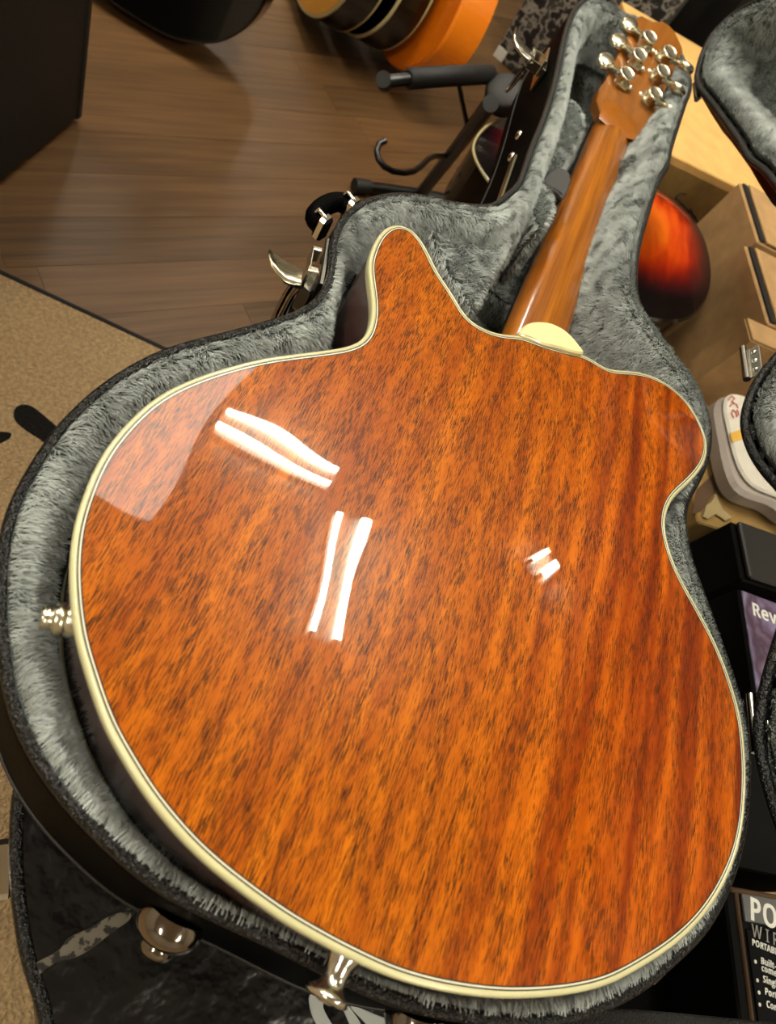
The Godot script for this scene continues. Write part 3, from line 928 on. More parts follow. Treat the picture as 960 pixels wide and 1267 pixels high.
func wall_of_case(near: Vector2) -> Array:
	# nearest spot of the case's outer wall and its outward direction
	var nn := normals_of(rim_line)
	var best := 0
	for i in rim_line.size():
		if rim_line[i].distance_to(near) < rim_line[best].distance_to(near):
			best = i
	return [rim_line[best], nn[best]]

func make_fittings(c: Node) -> void:
	make_open_latch(c)
	for q in [[Vector2(-0.0645, -0.905), true]]:
		var w := wall_of_case(q[0])
		make_latch(c, Vector3(w[0].x + w[1].x * 0.0025, 0.530, w[0].y + w[1].y * 0.0025), Vector3(w[1].x, 0, w[1].y), q[1])
	# a catch plate and rivets on the neck wall
	var w2 := wall_of_case(Vector2(-0.0575, -0.66))
	var s := group_part("catch_plate", c, Vector3(w2[0].x + w2[1].x * 0.0035, 0.530, w2[0].y + w2[1].y * 0.0035))
	var o3 := Vector3(w2[1].x, 0, w2[1].y)
	s.basis = Basis(o3, Vector3.UP, o3.cross(Vector3.UP))
	part("plate", box(Vector3(0.003, 0.012, 0.085), 0.001), M.nickel, s)
	for z in [-0.05, 0.055, 0.10]:
		part("rivet", lathe([Vector2(0.005, 0.0), Vector2(0.0045, 0.0022), Vector2(0.002, 0.0035)], 16), M.chrome, s, Vector3(0.001, -0.006, z)).rotation.z = -PI / 2
	# carrying handle on the wall beside the horn
	var w3 := wall_of_case(Vector2(-0.1695, -0.4674))
	var h := group_part("handle", c, Vector3(w3[0].x + w3[1].x * 0.004, 0.532, w3[0].y + w3[1].y * 0.004))
	o3 = Vector3(w3[1].x, 0, w3[1].y)
	h.basis = Basis(o3, Vector3.UP, o3.cross(Vector3.UP))
	var grip := PackedVector3Array()
	for k in 15:
		var a := PI * k / 14.0
		grip.append(Vector3(0.006 + 0.011 * sqrt(sin(a)), 0.004, -0.019 * cos(a)))
	part("grip", tube(grip, 0.0075, 12), M.leatherette, h)
	for z in [-0.019, 0.019]:
		part("handle_mount", box(Vector3(0.008, 0.020, 0.012), 0.002), M.chrome, h, Vector3(0.004, 0.004, z))
		part("ring", tube(PackedVector3Array([Vector3(0.004, 0.012, z), Vector3(0.012, 0.014, z), Vector3(0.015, 0.006, z * 0.96), Vector3(0.010, -0.004, z), Vector3(0.004, 0.0, z)]), 0.0019, 8), M.chrome, h)
	# a small catch low on the tail wall
	var w5 := wall_of_case(Vector2(0.1883, -0.0642))
	var cc := part("catch", box(Vector3(0.006, 0.016, 0.014), 0.002), M.chrome, c, Vector3(w5[0].x + w5[1].x * 0.007, 0.532, w5[0].y + w5[1].y * 0.007))
	cc.rotation.y = atan2(-w5[1].y, w5[1].x)
	# round metal feet on the tail end
	for p in [Vector3(-0.0652, 0.4920, -0.0116), Vector3(0.0698, 0.4920, -0.0111)]:
		var w4 := wall_of_case(Vector2(p.x, p.z))
		var f := group_part("foot", c, Vector3(w4[0].x + w4[1].x * 0.004, 0.500, w4[0].y + w4[1].y * 0.004))
		o3 = (Vector3(w4[1].x, 0, w4[1].y) + Vector3(0, -0.35, 0)).normalized()
		f.basis = Basis(o3.cross(Vector3.UP).normalized(), o3, o3.cross(Vector3.UP).normalized().cross(o3))
		part("bell", lathe([Vector2(0.0150, -0.004), Vector2(0.0162, 0.000), Vector2(0.0164, 0.003), Vector2(0.0150, 0.0065), Vector2(0.0120, 0.0095), Vector2(0.0080, 0.0110), Vector2(0.006, 0.0112)], 32), M.dark_chrome, f)
		part("stud", lathe([Vector2(0.0080, 0.0095), Vector2(0.0086, 0.0125), Vector2(0.0076, 0.0150), Vector2(0.0045, 0.0166), Vector2(0.001, 0.0170)], 24), M.dark_chrome, f)

func make_lid(c: Node) -> void:
	# the lid is the case's outline turned over about the hinge line and stood up
	var q1 := Vector3(0.1147, 0.5550, -1.0650)
	var q2 := Vector3(0.2289, 0.5550, -0.2235)
	var along := (q1 - q2).normalized()
	var away := Vector3(-along.z, 0, along.x)
	var t := deg_to_rad(LID_OPEN)
	var wide := away * cos(t) + Vector3.UP * sin(t)
	var inwards := Vector3.UP * cos(t) - away * sin(t)
	var lid := group_part("lid", c)
	lid.transform = Transform3D(Basis(wide, inwards, wide.cross(inwards)), q2)
	var line := PackedVector2Array()
	for p in rim_line:
		var d := Vector3(p.x, RIM, p.y) - q2
		line.append(Vector2(-d.dot(away) + 0.002, -d.dot(along)))
	var rings := []
	for q in [[-0.0045, -0.010], [-0.004, 0.0005], [0.0, -0.002], [0.001, -0.009], [0.003, -0.035], [0.004, -0.062], [-0.002, -0.070], [-0.03, -0.070]]:
		rings.append(raised(inset(line, -q[0]), q[1]))
	part("lid_shell", loft(rings), M.leatherette, lid)
	part("lid_top", prism(inset(smooth_line(line, 160), 0.006), -0.070, -0.064, 0.001), M.leatherette, lid)
	part("lid_valance", ring_tube(inset(line, 0.0030), 0.0008, 0.0040), M.valance, lid)
	var blocks := [block(PackedVector2Array([Vector2(0.02, -0.60), Vector2(0.05, -0.64), Vector2(0.12, -0.66), Vector2(0.20, -0.62), Vector2(0.20, -0.54), Vector2(0.10, -0.52), Vector2(0.03, -0.54)]), -0.030, 0.014)]
	add_lining(lid, line, PackedVector2Array(), blocks, true, 0.0055, 500000.0, 0.0055, 200)
	# hinges
	for at in [Vector3(0.002, -0.004, -0.845), Vector3(0.002, -0.004, -0.012), Vector3(0.020, -0.012, -0.345)]:
		var sh := Shape.new()
		add_tube(sh, PackedVector3Array([Vector3(0, 0, -0.020), Vector3(0, 0, 0.020)]), 0.0034, 12)
		add_box(sh, Vector3(0.012, 0.0022, 0.036), 0.0006, Transform3D(Basis(), Vector3(0.007, -0.003, 0)))
		for z in [-0.011, 0.0, 0.011]:
			add_lathe(sh, [Vector2(0.0024, 0.0), Vector2(0.002, 0.0012), Vector2(0.0006, 0.0017)], 12, Transform3D(Basis(), Vector3(0.008, -0.0018, z)))
		part("hinge", sh.done(), M.chrome, lid, at)

# ------------------------------------------------------------------ things around
func carton(called: String, label: String, category: String, corner: Vector2, yaw: float, size: Vector3, bottom: float, m: Material, flaps := true, group := "") -> Node3D:
	# corner: its far left top corner; it reaches to the right (x) and towards the viewer (z)
	var o := thing(called, label, category, Vector3(corner.x, bottom, corner.y), yaw, group)
	var sh := Shape.new()
	add_box(sh, size, 0.002, Transform3D(Basis(), size / 2.0))
	part("body", sh.done(), m, o)
	if flaps:
		for k in 2:
			var f := part("flap", box(Vector3(size.x / 2.0 - 0.0025, 0.004, size.z - 0.002), 0.001), m, o, Vector3(size.x * (0.25 + 0.5 * k), size.y + 0.002, size.z / 2.0))
			f.rotation.z = 0.012 * (1 - 2 * k)
	return o

func lay_text(parent: Node, called: String, words: String, at: Vector3, along: Vector3, high: float, m: Material, bold := true, squeeze := 1.0) -> void:
	# flat lettering on a level top; at is the lower left corner of its first letter
	var f := SystemFont.new()
	f.font_names = PackedStringArray(["Droid Sans"])
	f.font_weight = 700 if bold else 400
	var tm := TextMesh.new()
	tm.text = words
	tm.font = f
	tm.font_size = 64
	tm.pixel_size = high / 46.0
	tm.depth = 0.0005
	tm.curve_step = 2.0
	tm.horizontal_alignment = HORIZONTAL_ALIGNMENT_LEFT
	tm.vertical_alignment = VERTICAL_ALIGNMENT_BOTTOM
	var o := part(called, tm, m, parent)
	along = Vector3(along.x, 0, along.z).normalized()
	var inv: Transform3D = (parent as Node3D).transform.affine_inverse()
	o.transform = inv * Transform3D(Basis(along * squeeze, Vector3.UP.cross(along), Vector3.UP), at)

func bout(size: float) -> PackedVector2Array:
	# outline of a guitar's body; the tail at the origin, the neck to -y
	var half := [Vector2(0.0, 0.0), Vector2(0.07, 0.006), Vector2(0.14, 0.04), Vector2(0.185, 0.10), Vector2(0.195, 0.16), Vector2(0.175, 0.23), Vector2(0.135, 0.295), Vector2(0.122, 0.34), Vector2(0.135, 0.40), Vector2(0.138, 0.44), Vector2(0.10, 0.488), Vector2(0.04, 0.50)]
	var pts := PackedVector2Array()
	for p in half:
		pts.append(Vector2(p.x, -p.y) * size)
	for i in range(half.size() - 1, 0, -1):
		pts.append(Vector2(-half[i].x, -half[i].y) * size)
	return smooth_line(pts, 120, true, 1)

func standing_guitar(called: String, label: String, tail: Vector3, faces: Vector3, lean: float, thick: float, face: Material, side: Material, edges: bool, group := "") -> Node3D:
	var o := thing(called, label, "guitar", tail, 0.0, group)
	faces = Vector3(faces.x, 0, faces.z).normalized()
	var across := Vector3.UP.cross(faces)
	var turned := Basis(across, lean)
	var f := turned.inverse() * faces
	var upwards := f.cross(across)
	if upwards.y < 0.0:
		upwards = -upwards
	o.basis = Basis(-upwards.cross(f) * -1.0, f, -upwards).orthonormalized()
	var line := bout(1.0)
	part("body", prism(line, -thick, 0.0, 0.004), side, o)
	part("face", prism(inset(line, 0.005), 0.0, 0.0012, 0.0006), face, o)
	if edges:
		for y in [-thick + 0.002, -0.002]:
			var sh := Shape.new()
			var rings := []
			for q in [[0.0006, -0.002], [-0.0008, -0.0018], [-0.0008, 0.0018], [0.0012, 0.0024], [0.005, 0.0026], [0.005, 0.001]]:
				rings.append(raised(inset(line, q[0]), y + q[1]))
			add_loft(sh, rings, true, false, false, -1)
			part("binding", sh.done(), M.cream_line, o)
	part("bridge", box(Vector3(0.15, 0.009, 0.03), 0.002), M.ebony, o, Vector3(0, 0.004, -0.15))
	part("sound_hole", lathe([Vector2(0.05, 0.0012), Vector2(0.05, 0.0020), Vector2(0.04, 0.0021)], 40), M.gap, o, Vector3(0, 0, -0.345))
	part("neck", box(Vector3(0.052, 0.024, 0.40), 0.008), M.neck_wood, o, Vector3(0, -0.004, -0.68))
	part("headstock", box(Vector3(0.075, 0.016, 0.16), 0.004), M.ebony, o, Vector3(0, -0.012, -0.95))
	part("strap_pin", lathe([Vector2(0.005, 0.0), Vector2(0.004, 0.008), Vector2(0.008, 0.012), Vector2(0.006, 0.015)], 16), M.chrome, o, Vector3(0, -thick / 2.0, 0.0)).rotation.x = PI / 2
	return o

func make_stock() -> void:
	# dark cabinet at the left
	var cab := thing("speaker_cabinet", "tall black speaker cabinet standing on the wood floor, at the left edge of the photo", "speaker", Vector3(-0.656, 0, -1.018))
	var sh := Shape.new()
	add_box(sh, Vector3(0.50, 0.78, 0.62), 0.006, Transform3D(Basis(), Vector3(-0.25, 0.40, 0.31)))
	part("body", sh.done(), M.tolex, cab)
	part("edge_trim", box(Vector3(0.012, 0.78, 0.016), 0.004), M.tolex_brown, cab, Vector3(-0.003, 0.40, 0.010))
	for z in [0.06, 0.56]:
		for x in [-0.06, -0.44]:
			part("foot", lathe([Vector2(0.018, 0.0), Vector2(0.02, 0.006), Vector2(0.02, 0.011)], 16), M.rubber, cab, Vector3(x, 0.0, z))
	# guitars on the floor beyond
	var row := Vector3(-0.80, 0, 0.60)
	standing_guitar("acoustic_guitar_001", "natural yellow-topped guitar with dark sides, first of the row standing beyond the wood floor", Vector3(-0.5625, 0.0300, -1.7166), row, 0.18, 0.07, M.natural_top, M.black_gloss, true, "guitars standing in a row")
	standing_guitar("acoustic_guitar_002", "all black guitar with cream binding, between the yellow and the orange guitar", Vector3(-0.4755, 0.0300, -1.7474), row, 0.18, 0.07, M.black_gloss, M.black_gloss, true, "guitars standing in a row")
	standing_guitar("acoustic_guitar_003", "bright orange guitar standing at the end of the row", Vector3(-0.3582, 0.0300, -1.7493), row, 0.16, 0.085, M.orange_face, M.orange_paint, false, "guitars standing in a row")
	standing_guitar("acoustic_guitar_004", "black guitar leaning beside the tall speaker cabinet", Vector3(-0.7117, 0.0200, -1.3132), Vector3(0.10, 0, 1.0), 0.30, 0.09, M.black_gloss, M.black_gloss, false)
	# marbled box behind the stand
	var mb := thing("patterned_box", "grey and black marbled box standing behind the folding guitar stand", "box", Vector3(-0.115, 0, -2.12), -0.2)
	sh = Shape.new()
	add_box(sh, Vector3(0.32, 0.62, 0.26), 0.004, Transform3D(Basis(), Vector3(0.16, 0.31, -0.13)))
	part("body", sh.done(), M.marbled, mb)
	part("label", box(Vector3(0.03, 0.03, 0.001), 0.0003), M.print_white, mb, Vector3(0.016, 0.016, 0.0006))
	make_stand()
	make_sunburst()
	make_cartons()
	make_under_case()

func make_stand() -> void:
	var s := thing("guitar_stand", "black folding tubular guitar stand with padded arms on the wood floor", "guitar stand")
	part("pole", tube(PackedVector3Array([Vector3(-0.1089, 0.0200, -1.3638), Vector3(-0.0975, 0.1900, -1.2721), Vector3(-0.0939, 0.3700, -1.1090)]), 0.0125, 14), M.black_tube, s)
	part("base_tube", tube(PackedVector3Array([Vector3(-0.2270, 0.0140, -1.2718), Vector3(-0.1731, 0.0140, -1.3203), Vector3(-0.1087, 0.0140, -1.3732), Vector3(-0.0073, 0.0140, -1.4456)]), 0.011, 12), M.black_tube, s)
	part("foot_cap", tube(PackedVector3Array([Vector3(-0.2299, 0.0150, -1.2685), Vector3(-0.2043, 0.0150, -1.2897)]), 0.0145, 12), M.rubber, s)
	part("arm", tube(PackedVector3Array([Vector3(-0.2373, 0.3600, -1.0017), Vector3(-0.2096, 0.3700, -1.0278), Vector3(-0.1218, 0.3800, -1.1500), Vector3(-0.0938, 0.3800, -1.1673)]), 0.0085, 12), M.black_tube, s)
	part("arm_pad", tube(PackedVector3Array([Vector3(-0.2117, 0.3700, -1.0261), Vector3(-0.2099, 0.3700, -1.0287), Vector3(-0.1611, 0.3780, -1.0916), Vector3(-0.1155, 0.3800, -1.1593), Vector3(-0.1134, 0.3800, -1.1624)]), [0.010, 0.0135, 0.0135, 0.0135, 0.010], 14), M.rubber, s)
	part("arm_tip", tube(PackedVector3Array([Vector3(-0.2351, 0.3520, -1.0140), Vector3(-0.2373, 0.3700, -0.9879)]), 0.0105, 12), M.rubber, s)
	part("link_rod", tube(PackedVector3Array([Vector3(-0.1548, 0.3720, -1.1110), Vector3(-0.1043, 0.2800, -1.1937)]), 0.0042, 10), M.black_tube, s)
	var hub := part("hub", lathe([Vector2(0.026, -0.014), Vector2(0.030, -0.010), Vector2(0.030, 0.010), Vector2(0.026, 0.014), Vector2(0.010, 0.015)], 28), M.tolex_brown, s, Vector3(-0.0814, 0.3750, -1.1438))
	hub.rotation = Vector3(0.5, 0, 0.3)
	var hook := PackedVector3Array()
	for p in [Vector3(-0.2069, 0.2100, -1.1364), Vector3(-0.2132, 0.2050, -1.1261), Vector3(-0.2106, 0.2000, -1.1128), Vector3(-0.2019, 0.1950, -1.1043), Vector3(-0.1885, 0.1900, -1.1041), Vector3(-0.1724, 0.1850, -1.1149), Vector3(-0.1552, 0.1800, -1.1376), Vector3(-0.1425, 0.1800, -1.1581), Vector3(-0.1353, 0.1800, -1.1866), Vector3(-0.1311, 0.1800, -1.2151), Vector3(-0.1238, 0.1750, -1.2444), Vector3(-0.1058, 0.1700, -1.2748), Vector3(-0.0974, 0.1700, -1.2943)]:
		hook.append(p)
	part("yoke", tube(hook, 0.0052, 12), M.black_tube, s)

func make_sunburst() -> void:
	# the arched body of a sunburst guitar, lying under the neck of the case
	var o := thing("sunburst_guitar", "dark red sunburst guitar body lying beneath the narrow end of the open case", "guitar")
	var pts := PackedVector2Array([Vector2(-0.0833, -1.0100), Vector2(-0.0884, -1.0482), Vector2(-0.0852, -1.0832), Vector2(-0.0763, -1.1215), Vector2(-0.0597, -1.1628), Vector2(-0.0286, -1.2098), Vector2(0.0333, -1.2650), Vector2(0.1493, -1.2938), Vector2(0.2326, -1.2727), Vector2(0.2737, -1.2803), Vector2(0.3082, -1.2638), Vector2(0.3401, -1.2293), Vector2(0.3578, -1.1773), Vector2(0.3646, -1.1224), Vector2(0.3578, -1.0624), Vector2(0.3383, -1.0067), Vector2(0.3069, -0.9587), Vector2(0.2498, -0.9163), Vector2(0.1659, -0.8870), Vector2(0.0933, -0.8963), Vector2(0.0310, -0.9252), Vector2(-0.0112, -0.9551), Vector2(-0.0456, -0.9747)])
	var line := smooth_line(pts, 140, true, 8)
	var c := Vector2.ZERO
	for p in line:
		c += p / line.size()
	part("side", prism(line, 0.255, 0.345, 0.004), M.black_gloss, o)
	# top with a painted burst: red-orange middle, burgundy, then black at the edge
	var w := 256
	var im := Image.create(w, w, false, Image.FORMAT_RGB8)
	var fig := noise(71, 1.0, 3)
	var ramp := Gradient.new()
	ramp.offsets = PackedFloat32Array([0.0, 0.10, 0.25, 0.45, 0.70, 1.0])
	ramp.colors = PackedColorArray([Color(0.05, 0.02, 0.03), Color(0.15, 0.035, 0.06), Color(0.32, 0.05, 0.05), Color(0.55, 0.11, 0.02), Color(0.78, 0.26, 0.02), Color(0.84, 0.38, 0.05)])
	var lo := c
	var hi := c
	for p in line:
		lo = lo.min(p)
		hi = hi.max(p)
	var coarse := smooth_line(line, 60, true, 0)
	for j in w:
		for i in w:
			var p := lo + Vector2(i, j) / (w - 1.0) * (hi - lo)
			var d := maxf(0.0, distance_to(coarse, p) - 0.30 * maxf(0.0, p.y - c.y)) / 0.13
			im.set_pixel(i, j, ramp.sample(clampf(d * (1.0 + 0.35 * fig.get_noise_2d(p.x * 30.0, p.y * 8.0)), 0.0, 1.0)))
	var top := mat("sunburst", Color.WHITE, 0.35, 0.0, {"map": ImageTexture.create_from_image(im), "coat": 0.5, "coat_rough": 0.04, "shine": 0.15})
	var sh := Shape.new()
	var last := PackedVector3Array()
	var inner := inset(line, 0.004)
	for r in range(20, 0, -1):
		var k := r / 20.0
		var ring := PackedVector3Array()
		for p in inner:
			var q := c + (p - c) * k
			ring.append(Vector3(q.x, 0.345 + 0.030 * (1.0 - pow(k, 2.0)), q.y))
		if last:
			for i in line.size():
				var j := (i + 1) % line.size()
				var f := []
				for v in [last[i], last[j], ring[j], ring[i]]:
					f.append((Vector2(v.x, v.z) - lo) / (hi - lo))
				sh.quad(last[i], last[j], ring[j], ring[i], f[0], f[1], f[2], f[3], 1)
		last = ring
	part("top", upward(sh), top, o)
	var edge := PackedVector3Array()
	for p in line:
		if p.x < 0.10:
			edge.append(Vector3(p.x, 0.3445, p.y))
	var first := 0
	for i in edge.size():
		if edge[i].distance_to(edge[(i + edge.size() - 1) % edge.size()]) > 0.05:
			first = i
	part("binding", tube(edge.slice(first) + edge.slice(0, first), 0.0022, 10), M.cream_line, o)
	# what it lies on
	var amp := thing("amplifier", "black box amplifier under the sunburst guitar", "amplifier", Vector3(0.13, 0, -1.12))
	part("body", box(Vector3(0.34, 0.246, 0.22), 0.008), M.tolex, amp, Vector3(0, 0.131, 0))
	for x in [-0.14, 0.14]:
		for z in [-0.08, 0.08]:
			part("foot", lathe([Vector2(0.014, 0.0), Vector2(0.016, 0.009)], 14), M.rubber, amp, Vector3(x, 0, z))

func make_cartons() -> void:
	# the big pale carton beyond the headstock
	var big := carton("cardboard_carton", "large pale yellow cardboard carton beyond the guitar's headstock, with a pen scrawl", "carton", Vector2(0.060, -1.862), deg_to_rad(21.6), Vector3(0.62, 0.35, 0.50), 0.0, M.kraft_light, false)
	part("brown_side", box(Vector3(0.612, 0.335, 0.0014), 0.0004), M.kraft_brown, big, Vector3(0.31, 0.168, 0.5008), "darker printed side")
	var scrawl := Shape.new()
	for s in [
		[Vector3(0.3269, 0.2970, -1.4298), Vector3(0.3162, 0.2959, -1.4255), Vector3(0.3146, 0.2851, -1.4249), Vector3(0.3225, 0.2746, -1.4280), Vector3(0.3320, 0.2708, -1.4318), Vector3(0.3403, 0.2789, -1.4351)],
		[Vector3(0.3485, 0.2703, -1.4383), Vector3(0.3624, 0.2685, -1.4438), Vector3(0.3596, 0.2777, -1.4427), Vector3(0.3722, 0.2689, -1.4477), Vector3(0.3849, 0.2663, -1.4527)],
		[Vector3(0.3159, 0.2837, -1.4254), Vector3(0.3582, 0.2728, -1.4422), Vector3(0.4022, 0.2572, -1.4596)]]:
		var pts := PackedVector3Array()
		for p in s:
			pts.append(big.transform.affine_inverse() * (p + Vector3(0.3681, 0, 0.9298) * 0.002))
		add_tube(scrawl, pts, 0.0012, 6)
	part("scrawl", scrawl.done(), M.ink, big)
	# open cartons in a row at the right, flaps up against each other
	var boxes := [
		["cardboard_carton_001", "tan carton with a dark seam, nearest the large pale carton", Vector2(0.3616, -1.3621), 0.155, 0.40],
		["cardboard_carton_002", "tan carton with a dark seam, middle one of the row beside the sunburst guitar", Vector2(0.3789, -1.1759), 0.172, 0.40],
	]
	for b in boxes:
		var o := carton(b[0], b[1], "carton", b[2], deg_to_rad(-17.0) * -1.0, Vector3(0.34, b[4] - 0.006, b[3]), 0.0, M.kraft, false, "tan cartons beside the sunburst guitar")
		part("flap", box(Vector3(0.150, 0.004, b[3] - 0.004), 0.001), M.kraft, o, Vector3(0.092, b[4] - 0.002, b[3] / 2.0))
		part("flap", box(Vector3(0.166, 0.004, b[3] - 0.004), 0.001), M.kraft, o, Vector3(0.254, b[4] - 0.002, b[3] / 2.0))
		part("seam", box(Vector3(0.010, 0.003, b[3] - 0.006), 0.0005), M.gap, o, Vector3(0.010, b[4] - 0.004, b[3] / 2.0))
	var low := carton("cardboard_carton_003", "tan carton behind the white wrapped packet", "carton", Vector2(0.3775, -0.973), deg_to_rad(17.0), Vector3(0.34, 0.40, 0.044), 0.0, M.kraft)
	var base := carton("cardboard_carton_004", "brown carton with a torn label, carrying the white wrapped packet", "carton", Vector2(0.318, -0.82), deg_to_rad(17.0), Vector3(0.36, 0.335, 0.21), 0.0, M.kraft_brown, false)
	var lab := Shape.new()
	add_prism(lab, PackedVector2Array([Vector2(0.3723, -0.6690), Vector2(0.4000, -0.7178), Vector2(0.4057, -0.6910), Vector2(0.3826, -0.6398), Vector2(0.3675, -0.6249)]), 0.3352, 0.3362, 0.0002)
	var lo := part("printed_label", lab.done(), M.kraft_edge, base)
	lo.transform = base.transform.affine_inverse()
	lab = Shape.new()
	add_prism(lab, PackedVector2Array([Vector2(0.3833, -0.6295), Vector2(0.3873, -0.6509), Vector2(0.3948, -0.6613), Vector2(0.4021, -0.6800), Vector2(0.4082, -0.6699), Vector2(0.4142, -0.6626), Vector2(0.4311, -0.6581), Vector2(0.4205, -0.6460), Vector2(0.4040, -0.6465), Vector2(0.3913, -0.6305)]), 0.3362, 0.3385, 0.0006)
	lo = part("torn_tape", lab.done(), M.clear_tape, base)
	lo.transform = base.transform.affine_inverse()
	make_packet()
	# black boxes in the gap between case and lid
	var bb := carton("black_box", "black box with a dull grey lid beside the brown carton", "box", Vector2(0.3738, -0.5876), deg_to_rad(15.0), Vector3(0.26, 0.392, 0.076), 0.0, M.black_card, false)
	part("grey_lid", box(Vector3(0.254, 0.007, 0.073), 0.002), M.grey_card, bb, Vector3(0.132, 0.3965, 0.038))
	var pb := carton("printed_box", "black box with a purple galaxy print and white lettering", "box", Vector2(0.3816, -0.4939), deg_to_rad(12.0), Vector3(0.24, 0.398, 0.118), 0.0, M.black_card, false)
	part("printed_top", box(Vector3(0.236, 0.003, 0.114), 0.0008), M.galaxy, pb, Vector3(0.121, 0.3985, 0.059))
	lay_text(pb, "lettering", "Rev", Vector3(0.4006, 0.4003, -0.4635), Vector3(0.4277, 0.4000, -0.4679) - Vector3(0.3997, 0.4000, -0.4632), 0.0155, M.print_white)
	carton("black_box_001", "low black box in the shade between the printed box and the case", "box", Vector2(0.30, -0.345), deg_to_rad(12.0), Vector3(0.30, 0.33, 0.143), 0.0, M.black_card, false)
	var po := carton("speaker_carton", "black carton with a list in white print, at the lower right corner of the photo", "carton", Vector2(0.3753, -0.1857), deg_to_rad(13.0), Vector3(0.34, 0.398, 0.22), 0.0, M.black_card, false)
	part("edge", box(Vector3(0.004, 0.008, 0.22), 0.001), M.kraft_edge, po, Vector3(0.012, 0.396, 0.11), "bare brown cardboard edge")
	part("edge", box(Vector3(0.33, 0.006, 0.004), 0.001), M.kraft_edge, po, Vector3(0.17, 0.398, 0.002), "bare brown cardboard edge")
	part("grey_flap", box(Vector3(0.31, 0.003, 0.022), 0.0008), M.grey_card, po, Vector3(0.172, 0.3985, 0.014))
	part("printed_top", box(Vector3(0.318, 0.002, 0.188), 0.0006), M.black_card, po, Vector3(0.177, 0.3985, 0.124))
	var along := Vector3(0.4321, 0.4000, -0.1712) - Vector3(0.4011, 0.4000, -0.1694)
	lay_text(po, "lettering", "PORTABLE", Vector3(0.4017, 0.4000, -0.1628), along, 0.0178, M.print_white)
	lay_text(po, "lettering", "W I R E L E S S", Vector3(0.4050, 0.4000, -0.1539), along, 0.0095, M.print_grey, false)
	lay_text(po, "lettering", "PORTABLE POWERED SPEAKER", Vector3(0.4050, 0.4000, -0.1488), along, 0.0048, M.print_white)
	var rows := [["Built-in rechargeable battery", Vector3(0.4149, 0.4000, -0.1384)], ["comes with charging cable", Vector3(0.4158, 0.4000, -0.1334)], ["Single handed carry", Vector3(0.4176, 0.4000, -0.1259)], ["Portable design", Vector3(0.4194, 0.4000, -0.1179)], ["Compatible with all phones", Vector3(0.4211, 0.4000, -0.1095)]]
	for q in rows:
		lay_text(po, "lettering", q[0], q[1], along, 0.0048, M.print_white)
	for p in [Vector3(0.4092, 0.4000, -0.1395), Vector3(0.4115, 0.4000, -0.1269), Vector3(0.4133, 0.4000, -0.1189), Vector3(0.4142, 0.4000, -0.1108)]:
		part("bullet", lathe([Vector2(0.0014, 0.0), Vector2(0.0014, 0.0005)], 10), M.print_white, po, po.transform.affine_inverse() * (p + Vector3(0, -0.0003, 0)))
	var gb := carton("black_box_002", "low black box with a dim green print under the tail of the case", "box", Vector2(0.245, -0.155), deg_to_rad(13.0), Vector3(0.125, 0.33, 0.135), 0.0, M.black_card, false)
	part("green_print", box(Vector3(0.030, 0.001, 0.06), 0.0003), mat("dim_green", Color(0.07, 0.10, 0.035), 0.5), gb, Vector3(0.05, 0.3305, 0.07))
	# a strap of woven nylon across the front
	var st := thing("woven_strap", "broad black woven strap below the tail of the open case", "strap")
	var sp := PackedVector2Array([Vector2(0.1490, -0.0353), Vector2(0.1578, -0.0410), Vector2(0.1780, -0.0489), Vector2(0.2074, -0.0572), Vector2(0.2372, -0.0644), Vector2(0.2750, -0.0731), Vector2(0.3256, -0.0844), Vector2(0.3352, -0.0607), Vector2(0.1632, -0.0144)])
	part("webbing", prism(sp, 0.494, 0.500, 0.001), M.woven, st)
	var box_under := thing("black_box_003", "black box carrying the woven strap", "box", Vector3(0.26, 0.0, 0.03))
	part("body", box(Vector3(0.24, 0.492, 0.12), 0.004), M.black_card, box_under, Vector3(0, 0.247, 0.02))
	# dark amplifiers at the back
	var a1 := thing("amplifier_001", "dark brown amplifier standing behind the large pale carton", "amplifier", Vector3(0.58, 0, -2.40), deg_to_rad(21.6))
	part("body", box(Vector3(0.62, 0.60, 0.36), 0.01), M.tolex_brown, a1, Vector3(0, 0.30, -0.06))
	part("grille", box(Vector3(0.52, 0.44, 0.01), 0.003), M.tolex, a1, Vector3(0, 0.28, 0.122))
	var a2 := thing("amplifier_002", "black amplifier behind the headstock, left of the dark brown one", "amplifier", Vector3(0.20, 0, -2.72), deg_to_rad(21.6))
	part("body", box(Vector3(0.50, 0.52, 0.32), 0.01), M.tolex, a2, Vector3(0, 0.26, 0))
	part("grille", box(Vector3(0.42, 0.36, 0.01), 0.003), M.black_card, a2, Vector3(0, 0.24, 0.161))

